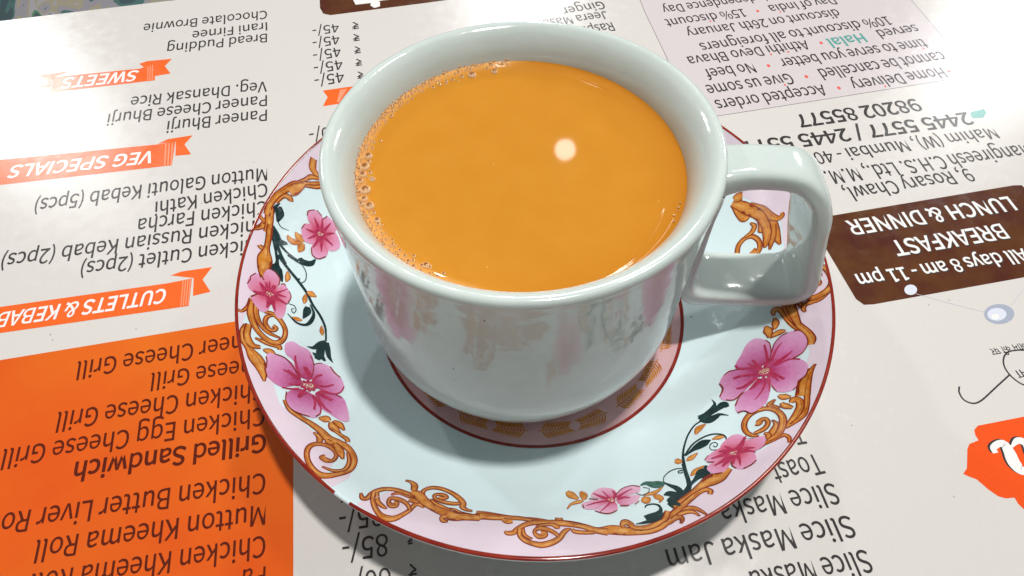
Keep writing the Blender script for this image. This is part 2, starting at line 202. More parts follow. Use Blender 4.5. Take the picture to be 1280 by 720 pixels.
[[53.66,-28.18],[51.71,-29.64],[49.74,-31.13],[48.29,-32.53],[47.12,-34.38],[46.98,-36.46],[48.34,-36.54],[49.4,-37.66],[51.16,-36.88],[52.85,-35.62],[54,-33.53],[54.72,-31.58],[55.06,-28.81]],
[[56.17,-24.39],[57.38,-21.36],[58.69,-18.71],[60.63,-17.09],[62.2,-16.97],[62.9,-17.16],[63.87,-17.77],[64.41,-20.03],[64.02,-22.27],[62.64,-24.08],[60.97,-24.92],[59.11,-25],[57,-25.77]]],
[[[56.76,-18.4,0.39],[56.58,-20.96,0.57],[56.17,-24.39,0.66]],
[[60,-19.38,0.23],[58.56,-20.95,0.45],[56.84,-24.05,0.64]],
[[61.18,-22.7,0.25],[59.38,-23.97,0.76],[56.97,-25.1,0.88]],
[[61.79,-25.9,0.46],[60.04,-24.97,0.4],[57.49,-25.35,0.76]],
[[57.7,-30.24,0.6],[57.1,-29.08,0.59],[56.21,-27.36,0.6]],
[[56.58,-30.3,0.18],[56.25,-28.69,0.57],[55.78,-27.5,0.59]],
[[54.23,-32.66,0.28],[54.86,-30.67,0.44],[55.21,-28.22,0.55]],
[[51.17,-34,0.18],[53.42,-31.35,0.47],[54.62,-28.61,0.61]],
[[50.87,-30.61,0.38],[52.07,-29.79,0.98],[53.66,-28.18,1.07]],
[[48.53,-29.37,0.52],[50.19,-29.32,0.79],[53.02,-27.57,0.76]],
[[48.65,-26.14,0.63],[50.57,-25.95,0.66],[53.06,-26.59,0.62]],
[[53.54,-21.98,0.29],[53.95,-23.68,0.77],[54.32,-25.51,0.76]],
[[52.54,-22.73,0.21],[53.42,-24.26,0.61],[54.06,-25.72,0.8]],
[[49.93,-22.17,0.4],[50.48,-23.55,0.7],[52.98,-24.39,0.59],[53.89,-25.64,0.85]],
[[55.96,-23.63,0.98],[55.6,-25.11,0.97]]],
[[[57.27,-17.17,0.24],[57.82,-18.6,0.19],[57.44,-21.38,0.2],[56.48,-23.89,0.2]],
[[61.59,-17,0.37],[60.15,-17.49,0.25],[58.62,-19.01,0.22],[57.56,-21.44,0.17]],
[[62.8,-17.19,0.37],[63.87,-17.77,0.2],[64.41,-20.03,0.18],[64.05,-22.29,0.24],[62.6,-24.23,0.24],[60.66,-25.06,0.36]],
[[62.27,-29.31,0.25],[61.24,-31.03,0.23],[59.82,-31.96,0.32],[59.19,-33.19,0.26],[58.12,-34.11,0.19]],
[[46.99,-24.52,0.21],[48.35,-23.64,0.32],[50.45,-23.7,0.26]],
[[45.57,-26.65,0.29],[45.92,-28.44,0.39],[44.78,-30.68,0.3]],
[[45.72,-32.04,0.25],[47.37,-32.53,0.31],[49.38,-30.98,0.25]],
[[47.12,-34.38,0.32],[48.36,-32.22,0.23],[49.82,-30.83,0.24]],
[[47.03,-36.64,0.42],[48.34,-36.54,0.29],[49.38,-37.72,0.3],[50.86,-37.25,0.2]],
[[55.44,-33.05,0.18],[55.03,-30.74,0.18]]]],["small pink flower on the right of the saucer",1,[42.98,-48.06],
[[[43.87,-48.2],[46.32,-48.56],[46.24,-51.12],[44.69,-52.43],[43.24,-53.04],[41.86,-52.25],[41.89,-50.37],[42.59,-48.72]],
[[42.33,-48.64],[41.55,-50.88],[39.83,-52.83],[37.93,-52.92],[37.01,-51.49],[37.76,-50.17],[40.23,-48.97]],
[[42.25,-47.99],[40.15,-49.25],[38.32,-49.56],[37.3,-48.56],[38.52,-47.33],[40.65,-46.04],[41.9,-45.77],[43.02,-47.29]],
[[41.17,-45.57],[43.34,-43.39],[45.06,-42.82],[46.32,-43.83],[46.44,-44.99],[44.73,-46.6],[43.37,-47.4],[42.39,-46.82]],
[[45.68,-45.35],[47.81,-45.03],[49.65,-44.94],[49.01,-47.2],[47.22,-48.57],[45.87,-48.26],[43.95,-47.92],[44.14,-46.71]]],
[[[41.98,-45.48,0.3],[42.65,-46.58,0.77],[43.02,-47.92,0.91]],
[[46.23,-44.11,0.29],[45.08,-46.09,0.99],[43.54,-47.46,1.2]],
[[47.12,-47.76,0.25],[45.77,-47.44,0.79],[44.04,-47.63,1.36]],
[[46.8,-49.04,0.22],[45.87,-48.26,0.61],[44.29,-48.03,1.05]],
[[46.61,-44.73,0.13],[47.81,-45.03,0.13]],
[[43.05,-51.94,0.17],[43.5,-49.95,0.67],[43.35,-48.66,0.88]],
[[42.06,-51.04,0.34],[42.49,-49.63,0.87],[42.85,-48.49,1.06]],
[[39.92,-51.33,0.34],[41.56,-49.65,1.14],[42.68,-48.44,1.36]],
[[38.6,-50.66,0.25],[40.61,-49.67,0.78],[42.51,-48.38,1.28]],
[[38.58,-48.57,0.26],[40.47,-48.13,0.78],[42.29,-47.85,1.32]],
[[40.41,-46.9,0.26],[41.55,-47.05,0.97],[42.51,-47.75,1.14]]],
[[[41.89,-50.37,0.24],[41.71,-51.54,0.28],[42.17,-52.43,0.19]],
[[46.16,-51.25,0.24],[44.95,-52.21,0.29],[43.28,-52.9,0.26]],
[[37.3,-48.56,0.22],[38.3,-47.43,0.13]],
[[37.58,-49.38,0.26],[38.89,-49.6,0.26]],
[[37.91,-52.98,0.27],[39.4,-53.01,0.27]],
[[46.58,-43.92,0.2],[45.93,-45.12,0.2]]]],["pale pink double flower at the bottom of the saucer",2,[16.2,-57.29],
[[[17.36,-57.82],[17.6,-56.4],[19.07,-56.4],[20.35,-56.24],[22.37,-56.47],[21.46,-57.94],[19.84,-58.9],[18.54,-59.34]],
[[17.44,-56.09],[19.03,-54.2],[21.27,-53.55],[22.86,-54.04],[22.36,-55.46],[20.38,-56.04],[18.2,-56.6]],
[[12.13,-56],[12.74,-54.6],[14.39,-53.59],[16.11,-53.66],[17.41,-54.35],[17.65,-55.52],[16.43,-57.17],[14.58,-56.87]],
[[9.84,-58.18],[10.9,-57.36],[12.87,-56.96],[16.01,-57.13],[14.55,-58.45],[12.3,-59.58],[10.24,-59.28]],
[[12.36,-59.87],[14.05,-58.99],[15.94,-57.56],[17.11,-58.09],[17.08,-60.05],[15.41,-60.88],[13.4,-60.62]]],
[[[12.69,-55.03,0.24],[14.26,-56.12,0.74],[15.83,-56.97,0.77]],
[[14.71,-54.43,0.16],[15.57,-55.93,0.4],[16.22,-57.15,0.6]],
[[16.84,-54.59,0.38],[17.29,-55.78,0.69],[16.63,-57.18,0.55]],
[[10.76,-58.51,0.22],[12.97,-57.78,0.42],[15.55,-57.38,0.57]],
[[13.44,-60.35,0.17],[14.87,-59.04,0.33],[16.13,-57.72,0.43]],
[[21.11,-54.42,0.21],[19.25,-55.39,0.38],[17.55,-56.69,0.72]],
[[20.21,-56.95,0.22],[19.02,-56.68,0.57],[17.61,-56.98,0.84]]],
[[[17.52,-55.66,0.18],[19.04,-54.14,0.2],[21.28,-53.5,0.22],[22.84,-54.1,0.26]],
[[10.05,-58.19,0.25],[10.25,-59.2,0.25]],
[[12.45,-60.01,0.18],[13.8,-60.7,0.26],[15.4,-60.91,0.27],[16.96,-60.17,0.25]],
[[17.78,-58.99,0.28],[19.62,-59.02,0.27]],
[[20.87,-58.86,0.22],[21.86,-57.98,0.22]],
[[11.64,-56.54,0.27],[13.51,-56.88,0.28]]]],["large pink flower on the left of the saucer",0,[-52.86,-31.36],
[[[-55.11,-29.45],[-57.01,-26.42],[-58.88,-25.24],[-60.79,-25.24],[-62.08,-25.38],[-62.21,-27.13],[-61.39,-29.29],[-61.26,-31.19],[-60.56,-32.44],[-59.06,-33.56],[-57.46,-34],[-55.55,-32.61],[-54.34,-31.05]],
[[-54.11,-32.89],[-55.71,-34.21],[-56.1,-35.58],[-55.8,-37.4],[-54.52,-39.37],[-52.81,-40.17],[-50.82,-40.54],[-49.36,-40.22],[-48.91,-38.78],[-49.37,-36.39],[-50.82,-34.07]],
[[-51.21,-33.25],[-49.74,-35.24],[-48.89,-37.17],[-47.06,-38.07],[-44.96,-39.23],[-43.49,-39.34],[-42.99,-38.21],[-44.29,-34.46],[-45.58,-32.31],[-47.22,-31.6],[-49.81,-31.32]],
[[-52.01,-30.64],[-52.98,-28.11],[-53.19,-25.21],[-52.28,-23.46],[-49.95,-23.79],[-48.69,-25.26],[-47.18,-26.32],[-45.94,-28.82],[-46.28,-30.93],[-47.59,-31.9],[-49.67,-31.92]],
[[-55.36,-29.24],[-57.12,-25.49],[-59.18,-23.91],[-59.88,-21.65],[-59.56,-20.33],[-58.49,-19.6],[-57.13,-20.2],[-55.39,-20.62],[-54.17,-22],[-53.38,-24.29],[-52.96,-26.77],[-52.9,-29.4]]],
[[[-57.33,-23.62,0.41],[-56.71,-25.95,0.55],[-55.11,-29.45,0.64]],
[[-54.87,-26.03,0.7],[-54.08,-27.3,1.16],[-53.13,-28.84,0.7]],
[[-58.48,-28.89,0.38],[-56.93,-29.33,0.7],[-55.09,-30.42,1.04]],
[[-57.73,-28.44,0.27],[-56.33,-29.37,0.51],[-54.98,-30.04,1.05]],
[[-51.05,-26.94,0.53],[-51.98,-27.97,0.59],[-52.4,-29.83,0.56]],
[[-48.17,-29.02,0.45],[-49.62,-30.23,0.62],[-51.38,-30.69,0.63]],
[[-46,-28.85,0.29],[-46.34,-30.63,0.3],[-47.6,-31.81,0.5],[-50.3,-31.87,1.06]],
[[-47.46,-33.97,0.83],[-49.15,-33.35,0.96],[-50.79,-32.41,1.07]],
[[-46.74,-37.69,0.27],[-48.4,-36.65,0.5],[-50.64,-33.99,0.97]],
[[-50.19,-38,0.48],[-50.62,-35.61,0.51],[-51.51,-33.71,0.64]],
[[-48.84,-39.07,0.27],[-49.14,-36.95,0.33],[-50.75,-34.36,0.9]],
[[-53.8,-35.7,0.54],[-53.58,-34.27,1.13],[-52.99,-33.38,1.01]],
[[-56.53,-32.48,0.31],[-55.24,-32.27,0.49],[-54.38,-31.72,0.69]],
[[-57.42,-34.14,0.4],[-55.99,-33.86,0.49],[-54.25,-33.12,0.96]]],
[[[-54.54,-22.2,0.24],[-53.48,-24.01,0.22],[-52.97,-26.44,0.2],[-52.91,-28.41,0.19]],
[[-53.32,-24.6,0.22],[-52.63,-23.87,0.23],[-51.74,-23.49,0.24]],
[[-49.95,-23.79,0.3],[-48.68,-25.32,0.36],[-47.22,-26.33,0.27]],
[[-61.02,-25.11,0.31],[-59.07,-25.25,0.32],[-57.36,-26.66,0.29],[-55.65,-28.88,0.24]],
[[-62.2,-26.79,0.28],[-61.65,-28.45,0.23],[-61.41,-30.62,0.31],[-60.51,-32.41,0.21]],
[[-48.87,-38.93,0.31],[-49.43,-39.93,0.27]],
[[-56.26,-35,0.26],[-55.8,-37.4,0.2],[-54.52,-39.37,0.25],[-52.81,-40.17,0.27],[-50.48,-40.38,0.27]],
[[-45.78,-32.38,0.27],[-47.39,-31.82,0.27]]]],["pink flower beside the left rim of the saucer",1,[-65.56,-8.38],
[[[-66.55,-8.35],[-67.91,-9.67],[-69.47,-9.1],[-70.02,-7.56],[-69.92,-5.68],[-69.16,-4.14],[-68.14,-3.81],[-67.16,-5],[-66.24,-7.05]],
[[-65.05,-8.75],[-63.3,-8.64],[-62.12,-9.4],[-61.83,-12.14],[-62.33,-14.24],[-63.46,-13.53],[-64.78,-10.75]],
[[-65.73,-9.22],[-64.9,-11.57],[-65.18,-13.6],[-66.12,-14.25],[-67.94,-12.61],[-68.47,-11.2],[-67.59,-9.63]],
[[-65.01,-7.81],[-64.36,-5.18],[-63.48,-3.64],[-62.34,-4.83],[-61.53,-6.53],[-61.82,-8.86],[-63.24,-8.96]],
[[-66.03,-7.62],[-67.39,-4.98],[-67.67,-3.4],[-67.22,-1.49],[-65.92,-1.27],[-64.59,-2.47],[-64.44,-4.7],[-65.09,-7.33]]],
[[[-66.88,-5.34,0.35],[-66.3,-6.73,0.69],[-65.72,-8.12,0.92]],
[[-66.35,-4.61,0.18],[-65.91,-6.45,0.44],[-65.52,-7.99,0.88]],
[[-65.14,-5.19,0.59],[-65.27,-6.36,0.79],[-65.36,-7.69,0.59]],
[[-67.95,-6.1,0.25],[-66.98,-7.21,1.01],[-65.94,-8.1,1.28]],
[[-68.58,-9.45,0.49],[-67.34,-9.27,0.96],[-65.95,-8.65,1.18]],
[[-62.61,-4.63,0.17],[-63.74,-6.2,0.42],[-65.2,-7.94,0.84]],
[[-62.4,-7.21,0.25],[-63.96,-7.44,0.72],[-65.17,-8.11,0.93]],
[[-61.91,-9.28,0.39],[-63.5,-8.76,0.91],[-65.11,-8.43,1.29]],
[[-63.66,-12.55,0.23],[-64.49,-10.55,0.93],[-65.24,-8.88,1.4]],
[[-65.29,-12.57,0.29],[-65.22,-10.69,1],[-65.44,-9.02,1.24]]],
[[[-69.93,-8.02,0.19],[-69.66,-6.53,0.23],[-69.74,-5.53,0.19],[-69.07,-4.07,0.2]],
[[-68.14,-3.81,0.24],[-67.28,-4.98,0.25]],
[[-66.85,-1.05,0.2],[-65.69,-1.29,0.26],[-64.56,-2.63,0.24],[-64.4,-4.67,0.21]],
[[-64.08,-4.16,0.21],[-63.5,-3.54,0.25],[-63.13,-4.04,0.24]],
[[-62.18,-5.1,0.23],[-61.52,-6.59,0.21],[-61.81,-8.93,0.2]],
[[-68.61,-11.32,0.3],[-67.69,-9.7,0.28]]]],["small pink flower at the upper left of the saucer",1,[-58.05,15.23],
[[[-58.27,14.02],[-59.56,10.64],[-59.01,8.27],[-57.58,7.83],[-56.06,9.31],[-55.72,11.82],[-57.06,13.8]],
[[-57.35,14.96],[-54.84,17.58],[-53.17,14.84],[-53.5,12.9],[-55.27,11.5],[-56.66,13.15]],
[[-58.35,14.84],[-60.23,16.84],[-61.82,16.09],[-62.24,13.97],[-61.35,11.4],[-59.64,11.39],[-58.52,13.22]],
[[-57.79,16.02],[-57.78,19.48],[-56.89,21.14],[-55.43,20.29],[-54.39,18.45],[-56.08,15.87]],
[[-60.59,17.08],[-61.31,18.61],[-61.22,20.2],[-59.66,21.44],[-58.15,20.56],[-57.35,19.28],[-57.93,15.73]]],
[[[-59.8,19.24,0.24],[-58.96,17.55,0.73],[-58.07,15.43,0.98]],
[[-57.98,19.8,0.23],[-57.79,17.75,0.68],[-57.91,15.52,0.89]],
[[-61.36,14.91,0.25],[-59.71,14.97,0.75],[-58.21,15.14,0.99]],
[[-60.57,12.28,0.22],[-59.26,13.9,0.66],[-58.03,15.02,0.9]],
[[-59.2,10.4,0.21],[-58.45,12.6,0.64],[-58.01,14.81,1.08]],
[[-57.18,10.2,0.23],[-57.46,12.71,0.7],[-57.83,14.69,1.17]],
[[-54.78,13.4,0.26],[-56.26,14.24,0.78],[-57.69,14.99,1.29]],
[[-54.8,17.16,0.23],[-56.11,16.28,0.69],[-57.71,15.2,0.92]],
[[-55.9,19.62,0.22],[-56.9,17.37,0.64],[-57.8,15.37,0.85]]],
[[[-61.33,18.81,0.22],[-61.22,20.2,0.25],[-59.83,21.36,0.23]],
[[-59.33,21.54,0.25],[-58.15,20.56,0.26]],
[[-62.22,14.42,0.21],[-61.66,16.18,0.21]],
[[-59.51,10.23,0.23],[-59.01,8.27,0.25],[-57.58,7.83,0.24],[-56.06,9.31,0.22]],
[[-57.8,19.68,0.21],[-56.89,21.14,0.22]]]]],"band":[[[232.55,71.29],[234.8,67.88],[232.63,64.25],[228.19,63.21],[224.85,65.31],[218.99,66.81],[214.66,68.64],[207.91,67.8],[205.22,69.72],[200.96,71.29],[195.42,71.06],[189.79,68.93],[182.56,68.56],[174.72,69.49],[167.34,70.74],[160.73,69.97],[155.82,68.54],[153.62,67.67]],
[[355.57,72.6],[359.04,70.86],[359.79,68.69],[357.48,66.75],[353.23,65.92],[349.78,65.11],[343.35,67.48],[338.89,68.44],[333.15,68.06],[327.4,69.88],[321.59,69.5],[315.76,68.89],[313.63,67.9],[308.91,67.2],[305.27,65.89],[300.19,66.16],[295.42,66.67],[291.96,68.74],[287.8,69.09],[283.57,68.08],[279.59,66.38],[274.46,62.85],[268.4,62.7],[259.33,63.35],[253.39,64.22],[248.05,63.23],[244.71,63.45],[241.58,64.11],[239.85,66.52],[240.01,68.49],[241.1,70.93]],
